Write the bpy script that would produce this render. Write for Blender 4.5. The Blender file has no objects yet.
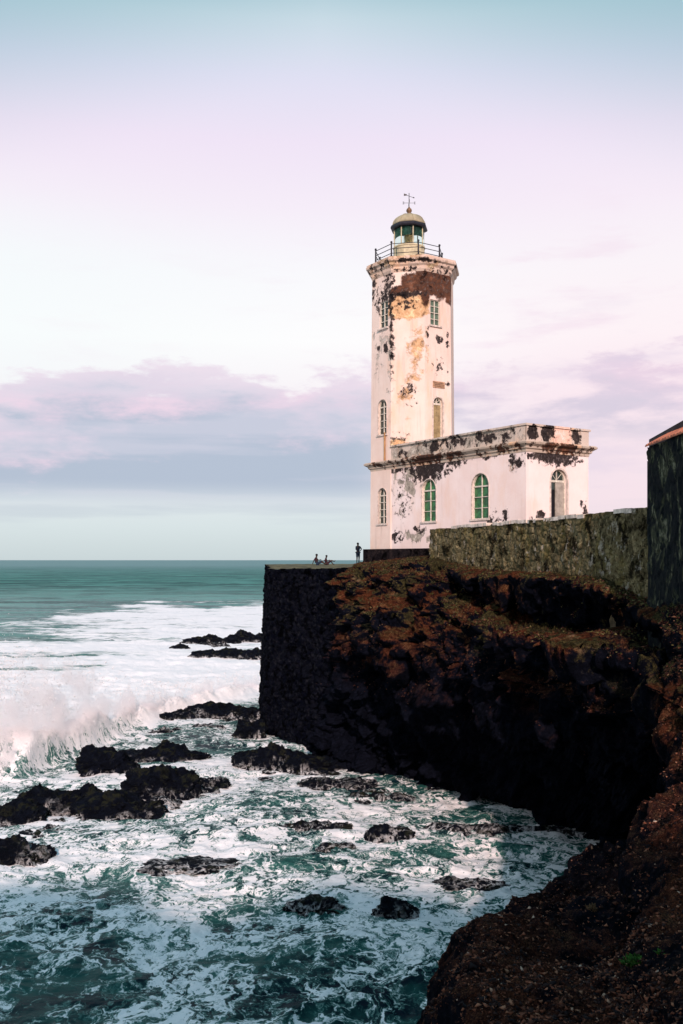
import bpy, bmesh, math, random
import numpy as np
from mathutils import Vector, Matrix

C = bpy.context.scene.collection
S = bpy.context.scene
R = math.radians
random.seed(7)
RNG = np.random.default_rng(7)
FPX = 950.0            # focal length in pixels of the 683 x 1024 frame
HZ = 560.0             # row of the horizon
SEA = -13.0            # sea level below the eye

# ------------------------------------------------------------------ camera
cam_d = bpy.data.cameras.new('camera')
cam = bpy.data.objects.new('camera', cam_d)
C.objects.link(cam)
cam.location = (0, 0, 0)
cam.rotation_euler = (R(90), 0, 0)
cam_d.sensor_fit = 'VERTICAL'
cam_d.sensor_height = 36.0
cam_d.sensor_width = 24.0
cam_d.lens = FPX / 1024 * 36.0
cam_d.shift_y = (HZ - 512) / 1024
cam_d.clip_start = 0.1
cam_d.clip_end = 90000
S.camera = cam

# ------------------------------------------------------------------ light
SUN_AZ = R(272)        # direction TO the sun, measured from +X towards +Y
SUN_EL = R(24)
S.view_settings.view_transform = 'Standard'
S.view_settings.look = 'None'
S.view_settings.gamma = 1.0
S.view_settings.exposure = 0.12
S.view_settings.use_curve_mapping = False

sd = bpy.data.lights.new('sun', 'SUN')
sd.energy = 4.0
sd.angle = R(1.2)
sd.color = (1.0, 0.745, 0.665)
sun = bpy.data.objects.new('sun', sd)
C.objects.link(sun)
tosun = Vector((math.cos(SUN_EL) * math.cos(SUN_AZ), math.cos(SUN_EL) * math.sin(SUN_AZ), math.sin(SUN_EL)))
sun.rotation_euler = tosun.to_track_quat('Z', 'Y').to_euler()


class NT:
    """small helper for node trees"""
    def __init__(self, tree):
        self.t = tree
        self.n = tree.nodes
        self.l = tree.links

    def add(self, typ, **kw):
        nd = self.n.new(typ)
        for k, v in kw.items():
            setattr(nd, k, v)
        return nd

    def put(self, sock, v):
        if v is None:
            return
        if hasattr(v, 'is_output'):
            self.l.new(v, sock)
        else:
            if isinstance(v, (tuple, list)) and len(v) == 3 and sock.type == 'RGBA':
                v = (*v, 1)
            sock.default_value = v

    def m(self, op, a, b=None, c=None, clamp=False):
        nd = self.add('ShaderNodeMath', operation=op, use_clamp=clamp)
        self.put(nd.inputs[0], a)
        self.put(nd.inputs[1], b)
        self.put(nd.inputs[2], c)
        return nd.outputs[0]

    def v(self, op, a, b=None, scale=None):
        nd = self.add('ShaderNodeVectorMath', operation=op)
        self.put(nd.inputs[0], a)
        self.put(nd.inputs[1], b)
        if scale is not None:
            self.put(nd.inputs['Scale'], scale)
        return nd.outputs['Value'] if op in ('LENGTH', 'DOT_PRODUCT', 'DISTANCE') else nd.outputs[0]

    def noise(self, vec, scale=1.0, detail=4, rough=0.55, dist=0.0, lac=2.0):
        nd = self.add('ShaderNodeTexNoise')
        self.put(nd.inputs['Vector'], vec)
        self.put(nd.inputs['Scale'], scale)
        nd.inputs['Detail'].default_value = detail
        nd.inputs['Roughness'].default_value = rough
        nd.inputs['Distortion'].default_value = dist
        nd.inputs['Lacunarity'].default_value = lac
        return nd.outputs['Fac']

    def noisev(self, vec, scale=1.0, detail=3):
        nd = self.add('ShaderNodeTexNoise')
        self.put(nd.inputs['Vector'], vec)
        nd.inputs['Scale'].default_value = scale
        nd.inputs['Detail'].default_value = detail
        return nd.outputs['Color']

    def vor(self, vec, scale=1.0, feature='F1', out='Distance', rnd=1.0):
        nd = self.add('ShaderNodeTexVoronoi', feature=feature)
        self.put(nd.inputs['Vector'], vec)
        nd.inputs['Scale'].default_value = scale
        nd.inputs['Randomness'].default_value = rnd
        return nd.outputs[out]

    def ss(self, x, lo, hi, a=0.0, b=1.0):
        nd = self.add('ShaderNodeMapRange', interpolation_type='SMOOTHSTEP')
        self.put(nd.inputs['Value'], x)
        self.put(nd.inputs['From Min'], lo)
        self.put(nd.inputs['From Max'], hi)
        self.put(nd.inputs['To Min'], a)
        self.put(nd.inputs['To Max'], b)
        return nd.outputs[0]

    def mix(self, f, a, b, mode='MIX'):
        nd = self.add('ShaderNodeMix', data_type='RGBA', blend_type=mode)
        self.put(nd.inputs[0], f)
        self.put(nd.inputs[6], a)
        self.put(nd.inputs[7], b)
        return nd.outputs[2]

    def ramp(self, f, stops, interp='LINEAR'):
        nd = self.add('ShaderNodeValToRGB')
        cr = nd.color_ramp
        cr.interpolation = interp
        cr.elements[0].position = stops[0][0]
        cr.elements[0].color = (*stops[0][1], 1)
        cr.elements[1].position = stops[-1][0]
        cr.elements[1].color = (*stops[-1][1], 1)
        for p, c in stops[1:-1]:
            e = cr.elements.new(p)
            e.color = (*c, 1)
        self.put(nd.inputs[0], f)
        return nd.outputs[0]

    def sep(self, vec):
        nd = self.add('ShaderNodeSeparateXYZ')
        self.put(nd.inputs[0], vec)
        return nd.outputs

    def comb(self, x, y, z):
        nd = self.add('ShaderNodeCombineXYZ')
        self.put(nd.inputs[0], x)
        self.put(nd.inputs[1], y)
        self.put(nd.inputs[2], z)
        return nd.outputs[0]


def lin(r, g, b):
    f = lambda c: c / 255 / 12.92 if c / 255 <= 0.04045 else ((c / 255 + 0.055) / 1.055) ** 2.4
    return (f(r), f(g), f(b))


# ------------------------------------------------------------------ sky
world = bpy.data.worlds.new('World')
S.world = world
world.use_nodes = True
w = NT(world.node_tree)
for n_ in list(w.n):
    w.n.remove(n_)
dirv = w.add('ShaderNodeTexCoord').outputs['Generated']
dx, dy, dz = w.sep(dirv)[:3]
hor = w.m('SQRT', w.m('ADD', w.m('MULTIPLY', dx, dx), w.m('MULTIPLY', dy, dy)))
el = w.m('DIVIDE', dz, w.m('MAXIMUM', hor, 0.02))          # tangent of the elevation
az = w.m('ARCTAN2', dx, dy)                                 # 0 ahead, + to the right
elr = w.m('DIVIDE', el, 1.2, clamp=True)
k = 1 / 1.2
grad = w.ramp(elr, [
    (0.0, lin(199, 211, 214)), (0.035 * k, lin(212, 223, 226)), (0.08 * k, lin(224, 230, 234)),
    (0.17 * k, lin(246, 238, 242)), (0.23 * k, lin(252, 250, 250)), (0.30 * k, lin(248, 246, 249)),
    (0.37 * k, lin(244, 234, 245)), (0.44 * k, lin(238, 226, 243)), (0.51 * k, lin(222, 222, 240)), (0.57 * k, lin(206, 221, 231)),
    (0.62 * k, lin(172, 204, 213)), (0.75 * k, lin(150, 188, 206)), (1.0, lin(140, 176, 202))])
aq = w.m('MULTIPLY', w.ss(w.m('ADD', el, w.m('MULTIPLY', w.m('ABSOLUTE', w.m('ADD', az, 0.02)), 0.42)), 0.50, 0.78), w.ss(dy, -0.2, 0.3))
grad = w.mix(w.m('MULTIPLY', aq, 0.70), grad, lin(120, 176, 188))
# pinker to the right
pinkf = w.m('MULTIPLY', w.ss(az, -0.03, 0.30), w.ss(el, 0.45, 0.02))
grad = w.mix(w.m('MULTIPLY', pinkf, 0.75), grad, lin(250, 220, 230))
# mint wash low left
mint = w.m('MULTIPLY', w.ss(az, 0.1, -0.4), w.m('MULTIPLY', w.ss(el, 0.10, 0.2), w.ss(el, 0.42, 0.28)))
grad = w.mix(w.m('MULTIPLY', mint, 0.5), grad, lin(238, 248, 248))
# cloud bank: flattened noise in azimuth / elevation
cv = w.comb(w.m('MULTIPLY', az, 3.2), w.m('MULTIPLY', el, 13.0), 0.35)
wrp = w.v('SCALE', w.v('SUBTRACT', w.noisev(cv, 1.3, 4), (0.5, 0.5, 0.5)), scale=0.7)
cv2 = w.v('ADD', cv, wrp)
n1 = w.noise(cv2, 1.15, 8, 0.55)
n2 = w.noise(w.comb(w.m('MULTIPLY', az, 2.0), w.m('MULTIPLY', el, 26.0), 4.0), 1.2, 6, 0.55)
n3 = w.noise(w.comb(w.m('MULTIPLY', az, 8.0), w.m('MULTIPLY', el, 22.0), 7.0), 1.5, 9, 0.60)
top = w.m('ADD', w.m('ADD', 0.166, w.m('MULTIPLY', w.ss(az, -0.38, -0.12), 0.035)),
          w.m('ADD', w.m('MULTIPLY', w.m('SUBTRACT', n1, 0.5), 0.11), w.m('MULTIPLY', w.m('SUBTRACT', n3, 0.5), 0.13)))
up = w.m('SUBTRACT', top, el)
bank = w.m('MULTIPLY', w.ss(up, -0.004, 0.016), w.ss(el, 0.045, 0.085))
right = w.ss(az, 0.0, 0.16)
holes = w.ss(w.m('ADD', n1, w.m('MULTIPLY', w.m('SUBTRACT', n3, 0.5), 0.5)), 0.40, 0.60)
bank = w.m('MULTIPLY', bank, w.m('SUBTRACT', 1.0, w.m('MULTIPLY', right, w.m('SUBTRACT', 1.0, w.m('MULTIPLY', holes, w.ss(el, 0.10, 0.15))))))
cloudc = w.mix(w.ss(w.m('ADD', up, w.m('MULTIPLY', w.m('SUBTRACT', n3, 0.5), 0.10)), 0.0, 0.075), lin(236, 210, 227), lin(172, 184, 204))
cloudc = w.mix(w.m('MULTIPLY', w.ss(n2, 0.42, 0.60), 0.55), cloudc, lin(208, 206, 222))
cloudc = w.mix(w.m('MULTIPLY', w.ss(n3, 0.4, 0.7), w.ss(up, 0.07, 0.0)), cloudc, lin(238, 222, 234))
cloudc = w.mix(w.m('MULTIPLY', right, 0.55), cloudc, lin(226, 206, 222))
sky = w.mix(w.m('MULTIPLY', bank, 0.92), grad, cloudc)
# thin streaks under and over the bank
st = w.m('MULTIPLY', w.ss(n2, 0.5, 0.68), w.m('MULTIPLY', w.ss(el, 0.015, 0.04), w.ss(el, 0.12, 0.07)))
sky = w.mix(w.m('MULTIPLY', st, w.ss(az, 0.12, -0.02, 0.12, 0.5)), sky, lin(190, 200, 212))
st2 = w.m('MULTIPLY', w.ss(w.noise(w.comb(w.m('MULTIPLY', az, 3.0), w.m('MULTIPLY', el, 14.0), 9.0), 2.0, 6, 0.6), 0.52, 0.7),
          w.m('MULTIPLY', w.ss(el, 0.17, 0.2), w.ss(el, 0.42, 0.27)))
sky = w.mix(w.m('MULTIPLY', st2, w.ss(az, -0.15, 0.2, 0.1, 0.45)), sky, lin(238, 214, 230))
st3 = w.m('MULTIPLY', w.ss(w.noise(w.comb(w.m('MULTIPLY', az, 4.0), w.m('MULTIPLY', el, 16.0), 2.0), 1.4, 7, 0.6), 0.5, 0.72),
          w.m('MULTIPLY', w.ss(el, 0.30, 0.22), right))
sky = w.mix(w.m('MULTIPLY', st3, 0.5), sky, lin(222, 208, 226))
sk = w.add('ShaderNodeTexSky', sky_type='NISHITA')
sk.sun_disc = False
sk.sun_elevation = SUN_EL
sk.sun_rotation = math.atan2(tosun.x, tosun.y)
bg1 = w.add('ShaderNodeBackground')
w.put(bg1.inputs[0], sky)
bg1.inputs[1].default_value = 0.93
bg2 = w.add('ShaderNodeBackground')
w.put(bg2.inputs[0], sk.outputs[0])
bg2.inputs[1].default_value = 0.004
ad = w.add('ShaderNodeAddShader')
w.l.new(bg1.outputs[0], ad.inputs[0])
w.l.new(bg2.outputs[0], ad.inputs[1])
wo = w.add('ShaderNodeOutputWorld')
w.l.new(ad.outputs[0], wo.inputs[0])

# ------------------------------------------------------------------ numpy noise
_perm = np.random.default_rng(11).permutation(256).astype(np.int64)
_perm = np.concatenate([_perm, _perm, _perm])
_grad = np.random.default_rng(12).normal(size=(256, 3))
_grad /= np.linalg.norm(_grad, axis=1)[:, None]


def pn(p):
    """gradient noise about -1..1 of points (N,3)"""
    i = np.floor(p).astype(np.int64)
    f = p - i
    i &= 255
    u = f * f * f * (f * (f * 6 - 15) + 10)
    out = 0
    for a in (0, 1):
        for b in (0, 1):
            for c in (0, 1):
                h = _perm[_perm[_perm[i[:, 0] + a] + i[:, 1] + b] + i[:, 2] + c]
                g = _grad[h]
                d = f - np.array([a, b, c])
                wgt = (u[:, 0] if a else 1 - u[:, 0]) * (u[:, 1] if b else 1 - u[:, 1]) * (u[:, 2] if c else 1 - u[:, 2])
                out = out + wgt * (g * d).sum(1)
    return out * 1.5


def fbm(p, oct=5, gain=0.5, lac=2.03):
    o, a = 0, 1.0
    for _ in range(oct):
        o = o + a * pn(p)
        p = p * lac + 17.3
        a *= gain
    return o


def ridged(p, oct=5, gain=0.5, lac=2.07):
    o, a = 0, 1.0
    for _ in range(oct):
        o = o + a * (1 - 2 * np.abs(pn(p)))
        p = p * lac + 9.1
        a *= gain
    return o


def cells(p, jit=0.9):
    """F1, F2 - F1 and cell id noise of points (N,3)"""
    i = np.floor(p).astype(np.int64)
    d1 = np.full(len(p), 9.0)
    d2 = np.full(len(p), 9.0)
    cid = np.zeros(len(p), dtype=np.int64)
    for a in (-1, 0, 1):
        for b in (-1, 0, 1):
            for c in (-1, 0, 1):
                q = i + np.array([a, b, c])
                qq = q & 255
                h = _perm[_perm[_perm[qq[:, 0]] + qq[:, 1]] + qq[:, 2]]
                ctr = q + 0.5 + _grad[h] * 0.5 * jit
                d = np.linalg.norm(p - ctr, axis=1)
                m = d < d1
                d2 = np.where(m, d1, np.minimum(d2, d))
                cid = np.where(m, h, cid)
                d1 = np.where(m, d, d1)
    return d1, d2 - d1, cid / 255.0


def sstep(x, a, b):
    t = np.clip((x - a) / (b - a), 0, 1)
    return t * t * (3 - 2 * t)


# ------------------------------------------------------------------ object helpers
def tag(o, label=None, cat=None, group=None, kind=None):
    if label:
        o['label'] = label
    if cat:
        o['category'] = cat
    if group:
        o['group'] = group
    if kind:
        o['kind'] = kind
    return o


def empty(name, loc=(0, 0, 0), rz=0.0):
    o = bpy.data.objects.new(name, None)
    C.objects.link(o)
    o.location = loc
    o.rotation_euler = (0, 0, rz)
    o.empty_display_size = 0.3
    return o


def link_mesh(name, me, mat=None, parent=None, smooth=False):
    o = bpy.data.objects.new(name, me)
    C.objects.link(o)
    if mat:
        me.materials.append(mat)
    if parent:
        o.parent = parent
    if smooth:
        me.polygons.foreach_set('use_smooth', [True] * len(me.polygons))
    return o


def mesh_np(name, V, F, mat=None, parent=None, smooth=True):
    me = bpy.data.meshes.new(name)
    V = np.asarray(V, dtype=np.float32)
    F = np.asarray(F, dtype=np.int32)
    k = F.shape[1]
    me.vertices.add(len(V))
    me.vertices.foreach_set('co', V.ravel())
    me.loops.add(F.size)
    me.loops.foreach_set('vertex_index', F.ravel())
    me.polygons.add(len(F))
    me.polygons.foreach_set('loop_start', np.arange(len(F), dtype=np.int32) * k)
    me.update(calc_edges=True)
    me.validate()
    return link_mesh(name, me, mat, parent, smooth)


def grid_faces(nu, nv, flip=False):
    a = np.arange(nu * nv).reshape(nu, nv)
    q = np.stack([a[:-1, :-1], a[1:, :-1], a[1:, 1:], a[:-1, 1:]], -1).reshape(-1, 4)
    return q[:, ::-1] if flip else q


class MB:
    """collects solids into one mesh"""
    def __init__(self):
        self.bm = bmesh.new()

    def poly_prism(self, pts, a, b, axis='z', M=None):
        """pts 2-D outline; extruded from a to b along axis (z: xy outline, y: xz outline)"""
        def mk(p, t):
            v = Vector((p[0], p[1], t)) if axis == 'z' else Vector((p[0], t, p[1]))
            return M @ v if M else v
        bm = self.bm
        lo = [bm.verts.new(mk(p, a)) for p in pts]
        hi = [bm.verts.new(mk(p, b)) for p in pts]
        n = len(pts)
        bm.faces.new(lo[::-1])
        bm.faces.new(hi)
        for i in range(n):
            bm.faces.new((lo[i], lo[(i + 1) % n], hi[(i + 1) % n], hi[i]))
        return self

    def box(self, x0, y0, z0, x1, y1, z1, M=None):
        return self.poly_prism([(x0, y0), (x1, y0), (x1, y1), (x0, y1)], z0, z1, 'z', M)

    def rings(self, rings, closed_ends=True):
        """loft list of rings (lists of 3-D points)"""
        bm = self.bm
        vs = [[bm.verts.new(p) for p in r] for r in rings]
        n = len(vs[0])
        for a, b in zip(vs[:-1], vs[1:]):
            for i in range(n):
                bm.faces.new((a[i], a[(i + 1) % n], b[(i + 1) % n], b[i]))
        if closed_ends:
            bm.faces.new(vs[0][::-1])
            bm.faces.new(vs[-1])
        return self

    def lathe(self, prof, seg=24, c=(0, 0, 0)):
        rs = [[(c[0] + r * math.cos(2 * math.pi * i / seg), c[1] + r * math.sin(2 * math.pi * i / seg), c[2] + z)
               for i in range(seg)] for r, z in prof]
        return self.rings(rs)

    def rod(self, p, q, r, seg=6, r2=None):
        p, q = Vector(p), Vector(q)
        d = (q - p).normalized()
        a = d.orthogonal().normalized()
        b = d.cross(a)
        r2 = r if r2 is None else r2
        ring = lambda c, rr: [c + rr * (math.cos(2 * math.pi * i / seg) * a + math.sin(2 * math.pi * i / seg) * b) for i in range(seg)]
        return self.rings([ring(p, r), ring(q, r2)])

    def build(self, name, mat, parent=None, smooth=False):
        bmesh.ops.recalc_face_normals(self.bm, faces=self.bm.faces)
        me = bpy.data.meshes.new(name)
        self.bm.to_mesh(me)
        self.bm.free()
        return link_mesh(name, me, mat, parent, smooth)


def bake_mods(o):
    dg = bpy.context.evaluated_depsgraph_get()
    dg.update()
    me = bpy.data.meshes.new_from_object(o.evaluated_get(dg))
    o.modifiers.clear()
    old = o.data
    o.data = me
    bpy.data.meshes.remove(old)
    return o


def cut(o, cutter_mb):
    c = cutter_mb.build('cutter', None)
    c.parent = o.parent
    md = o.modifiers.new('b', 'BOOLEAN')
    md.operation = 'DIFFERENCE'
    md.solver = 'EXACT'
    md.object = c
    bpy.context.view_layer.update()
    bake_mods(o)
    me = c.data
    bpy.data.objects.remove(c)
    bpy.data.meshes.remove(me)
    return o


def P(px, py, z):
    """world point seen at that pixel of the photograph, z metres ahead"""
    return np.array([(px - 341.5) / FPX * z, z, (HZ - py) / FPX * z])


def WP(px, py):
    """point of the sea surface seen at that pixel"""
    z = FPX * -SEA / (py - HZ)
    return np.array([(px - 341.5) / FPX * z, z, SEA])


# ------------------------------------------------------------------ materials
def mat_new(name):
    m = bpy.data.materials.new(name)
    m.use_nodes = True
    t = NT(m.node_tree)
    b = t.n['Principled BSDF']
    return m, t, b


def simple(name, col, rough=0.7, metal=0.0, var=0.25, scale=4.0, bump=0.0, spec=0.3):
    m, t, b = mat_new(name)
    co = t.add('ShaderNodeTexCoord').outputs['Object']
    n = t.noise(co, scale, 5, 0.6)
    dark = tuple(c * (1 - var) for c in col)
    light = tuple(min(1, c * (1 + var)) for c in col)
    t.put(b.inputs['Base Color'], t.mix(t.ss(n, 0.3, 0.7), dark, light))
    b.inputs['Roughness'].default_value = rough
    b.inputs['Metallic'].default_value = metal
    b.inputs['Specular IOR Level'].default_value = spec
    if bump:
        bp = t.add('ShaderNodeBump')
        bp.inputs['Strength'].default_value = 0.6
        bp.inputs['Distance'].default_value = bump
        t.put(bp.inputs['Height'], n)
        t.put(b.inputs['Normal'], bp.outputs[0])
    return m


def rock_material(name, rust=0.6, moss=0.3, base=(0.0024, 0.0030, 0.0058), rustcol=(0.20, 0.066, 0.032), zlo=-7.5, zhi=-2.0, sc=1.0):
    m, t, b = mat_new(name)
    geo = t.add('ShaderNodeNewGeometry')
    pos = geo.outputs['Position']
    nz = t.sep(geo.outputs['Normal'])[2]
    pz = t.sep(pos)[2]
    n1 = t.noise(pos, 0.38 * sc, 7, 0.62, 0.6)
    n2 = t.noise(pos, 1.9 * sc, 9, 0.70)
    n3 = t.noise(pos, 8.0 * sc, 9, 0.75)
    n4 = t.noise(pos, 34.0 * sc, 6, 0.75)
    v1 = t.vor(pos, 3.4 * sc)
    c = t.mix(t.ss(n2, 0.38, 0.66), base, tuple(x * 2.4 for x in base))
    c = t.mix(t.ss(n3, 0.54, 0.70), c, tuple(x * 5.5 for x in base))
    # rust coloured earth and dry growth, up-facing and high
    f = t.m('ADD', t.m('MULTIPLY', nz, 0.60), t.m('MULTIPLY', t.m('SUBTRACT', n1, 0.5), 3.6))
    f = t.m('ADD', f, t.m('MULTIPLY', t.m('SUBTRACT', n2, 0.5), 2.4))
    f = t.m('ADD', f, t.m('MULTIPLY', t.m('SUBTRACT', n3, 0.5), 0.9))
    f = t.ss(f, 0.62 - 0.70 * rust, 1.25 - 0.70 * rust)
    near_ = t.ss(t.sep(pos)[1], 24.0, 12.0, 0.0, 0.50)
    f = t.m('MULTIPLY', f, t.m('MAXIMUM', near_, t.ss(t.m('ADD', pz, t.m('MULTIPLY', t.m('SUBTRACT', n1, 0.5), 5.0)), zlo, zhi)))
    rc = t.mix(t.ss(n3, 0.40, 0.60), tuple(x * 0.16 for x in rustcol), rustcol)
    rc = t.mix(t.ss(n4, 0.40, 0.62), tuple(x * 0.22 for x in rustcol), rc)
    rc = t.mix(t.ss(t.noise(t.v('ADD', pos, (3, 8, 1)), 0.9 * sc, 7, 0.7), 0.48, 0.62), rc, tuple(x * 0.30 for x in rustcol))
    rc = t.mix(t.m('MULTIPLY', t.ss(n2, 0.52, 0.66), t.ss(n4, 0.45, 0.6)), rc, (rustcol[0] * 1.35, rustcol[1] * 2.3, rustcol[2] * 2.2))
    rc = t.mix(t.m('MULTIPLY', near_, t.ss(n4, 0.42, 0.60, 0.0, 0.6)), rc, tuple(x * 1.9 for x in rustcol))
    c = t.mix(f, c, rc)
    # moss / olive growth near the top
    g = t.m('ADD', t.m('MULTIPLY', nz, 0.5), t.m('MULTIPLY', t.m('SUBTRACT', t.noise(t.v('ADD', pos, (31, 7, 3)), 0.55 * sc, 7, 0.65), 0.5), 4.0))
    g = t.m('ADD', g, t.m('MULTIPLY', t.m('SUBTRACT', n3, 0.5), 1.4))
    g = t.m('MULTIPLY', t.ss(g, 0.75 - 0.6 * moss, 1.15 - 0.6 * moss), t.ss(pz, -5.0, -2.4))
    mc = t.mix(t.ss(n3, 0.4, 0.62), (0.022, 0.020, 0.010), (0.125, 0.105, 0.040))
    mc = t.mix(t.ss(n4, 0.42, 0.6), (0.018, 0.016, 0.009), mc)
    mc = t.mix(t.ss(n2, 0.55, 0.7), mc, (0.20, 0.14, 0.085))
    c = t.mix(g, c, mc)
    t.put(b.inputs['Base Color'], c)
    t.put(b.inputs['Roughness'], t.ss(t.m('ADD', pz, t.m('MULTIPLY', n1, 2.0)), -12.6, -10.5, 0.42, 0.95))
    b.inputs['Specular IOR Level'].default_value = 0.02
    bp = t.add('ShaderNodeBump')
    bp.inputs['Strength'].default_value = 1.0
    bp.inputs['Distance'].default_value = 0.22 / sc
    hgt = t.m('ADD', t.m('MULTIPLY', n2, 1.0), t.m('ADD', t.m('MULTIPLY', n3, 0.55), t.m('ADD', t.m('MULTIPLY', n4, 0.12), t.m('MULTIPLY', v1, -0.4))))
    t.put(bp.inputs['Height'], hgt)
    t.put(b.inputs['Normal'], bp.outputs[0])
    return m


def blobs(t, co, items, nz, namp=0.9, lo=0.44, hi=0.68):
    """soft boxes (cx,cy,cz, rx,ry,rz, weight) broken up with noise -> mask"""
    tot = None
    for (cx, cy, cz, rx, ry, rz, wt) in items:
        d = t.v('SUBTRACT', co, (cx, cy, cz))
        d = t.v('MULTIPLY', d, (1 / rx, 1 / ry, 1 / rz))
        g = t.ss(t.v('LENGTH', d), 1.6, 0.0, 0.0, wt)
        tot = g if tot is None else t.m('MAXIMUM', tot, g)
    x = t.m('ADD', tot, t.m('MULTIPLY', t.m('SUBTRACT', nz, 0.5), namp * 3.4))
    x = t.m('MULTIPLY', x, t.ss(tot, 0.0, 0.25))
    return t.ss(x, lo, hi)


def plaster(name, base, layers, dirt=0.25, grime=None):
    """layers: list of (blob items, colour a, colour b, noise scale, noise amp)"""
    m, t, b = mat_new(name)
    co = t.add('ShaderNodeTexCoord').outputs['Object']
    big = t.noise(co, 0.45, 5, 0.6)
    med = t.noise(co, 1.7, 8, 0.66)
    fine = t.noise(co, 6.5, 8, 0.7)
    stv = t.v('MULTIPLY', co, (2.6, 2.6, 0.22))
    streak = t.noise(stv, 1.0, 6, 0.65)
    c = t.mix(t.ss(big, 0.35, 0.68), base, tuple(x * y for x, y in zip(base, (0.93, 0.88, 0.86))))
    c = t.mix(t.m('MULTIPLY', t.ss(streak, 0.52, 0.75), dirt), c, (0.42, 0.34, 0.29))
    c = t.mix(t.m('MULTIPLY', t.ss(fine, 0.60, 0.75), dirt * 0.9), c, (0.30, 0.25, 0.22))
    warm = t.noise(t.v('ADD', t.v('MULTIPLY', co, (1, 1, 0.35)), (8, 3, 1)), 0.8, 8, 0.65)
    c = t.mix(t.m('MULTIPLY', t.ss(warm, 0.50, 0.70), dirt * 1.1), c, (0.74, 0.46, 0.28))
    hmask = 0.0
    for items, ca, cb, sc, amp in layers:
        nn = t.noise(t.v('ADD', co, (3.7 * sc, 1.3, 5.1)), sc, 9, 0.68, 0.25)
        f = blobs(t, co, items, nn, amp)
        cc = t.mix(t.ss(fine, 0.36, 0.66), ca, cb)
        cc = t.mix(t.ss(med, 0.52, 0.66), cc, tuple(x * 0.35 for x in ca))
        cc = t.mix(t.m('MULTIPLY', t.ss(med, 0.46, 0.34), 0.6), cc, tuple(min(0.8, x * 1.7) for x in cb))
        c = t.mix(t.m('MULTIPLY', f, t.ss(fine, 0.30, 0.50, 0.80, 1.0)), c, cc)
        hmask = t.m('ADD', hmask, f)
    t.put(b.inputs['Base Color'], c)
    b.inputs['Roughness'].default_value = 0.92
    b.inputs['Specular IOR Level'].default_value = 0.15
    bp = t.add('ShaderNodeBump')
    bp.inputs['Strength'].default_value = 0.7
    bp.inputs['Distance'].default_value = 0.05
    t.put(bp.inputs['Height'], t.m('SUBTRACT', t.m('MULTIPLY', med, 0.6), t.m('MULTIPLY', hmask, 0.8)))
    t.put(b.inputs['Normal'], bp.outputs[0])
    return m


# ------------------------------------------------------------------ the sea
def wave_line(x):
    """y position of the breaking wave crest for a given x, and its height"""
    xs = np.array([-60, -30, -22.5, -19, -15.8, -13.0, -10.4, -8.0, -4])
    ys = np.array([50, 53, 55.5, 59.5, 75.0, 82.0, 88.5, 95.0, 104])
    hs = np.array([2.0, 2.2, 2.4, 2.4, 1.5, 1.1, 0.9, 0.5, 0.0])
    return np.interp(x, xs, ys), np.interp(x, xs, hs)


ROCKS = [
    (186, 234, 629, 645, 'long low black rock in white surf, highest left of the bastion', .35, 1),
    (230, 266, 623, 643, 'black rock touching the bastion wall above the surf', .5, 2),
    (196, 262, 639, 660, 'largest flat black rock beside the bastion in pink surf', .35, 3),
    (170, 187, 641, 651, 'small black rock left of the flat rocks by the bastion', .5, 4),
    (124, 200, 703, 722, 'low ragged ledge behind the spilling pool, at the wave edge', .5, 5),
    (180, 262, 697, 719, 'long ledge running from the wave edge to the bastion foot', .4, 6),
    (80, 130, 728, 778, 'upright grey brown rock standing against the breaking wave', .6, 7),
    (118, 196, 738, 764, 'flat topped ledge with water spilling over its front', .5, 8),
    (125, 192, 746, 800, 'broad black rock under the spilling ledge', .55, 9),
    (18, 98, 771, 814, 'wide rounded black rock at the foot of the spray', .5, 10),
    (84, 158, 778, 821, 'lumpy black rock right of the rounded rock below the spray', .5, 11),
    (-20, 38, 795, 824, 'tapering black rock cut by the left frame edge, under the spray', .6, 12),
    (-14, 48, 832, 866, 'peaked black rock alone at the left edge below the others', .6, 13),
    (190, 224, 770, 789, 'small black rock with a knob right of the spilling ledge', .6, 14),
    (152, 178, 792, 809, 'small round rock between two white streams', .6, 15),
    (236, 300, 736, 768, 'black boulder at the left foot of the bastion', .6, 16),
    (284, 350, 742, 772, 'black boulder under the bastion in the shaded foam', .5, 17),
    (236, 262, 700, 740, 'rounded dark boulder leaning on the bastion corner', .8, 18),
    (378, 417, 892, 923, 'round black boulder wrapped by a ring of foam in the cove', .7, 19),
    (288, 344, 891, 913, 'low pointed black rock left of the round boulder in the cove', .5, 20),
    (280, 348, 822, 833, 'long thin black rock in line with the straight ledge', .35, 21),
    (372, 409, 824, 841, 'small rounded rock in front of the straight ledge', .6, 22),
    (440, 500, 868, 892, 'low dark rock awash near the brown slope', .5, 23),
    (150, 232, 838, 872, 'submerged dark rock showing through foam in mid cove', .5, 24),
    (308, 372, 762, 790, 'flat black rock in the shade off the cliff foot', .5, 25),
    (318, 352, 836, 852, 'little wet rock between foam strands', .6, 26),
    (455, 520, 826, 838, 'mid piece of low rock below the cliff cave', .4, 27),
]


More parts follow.
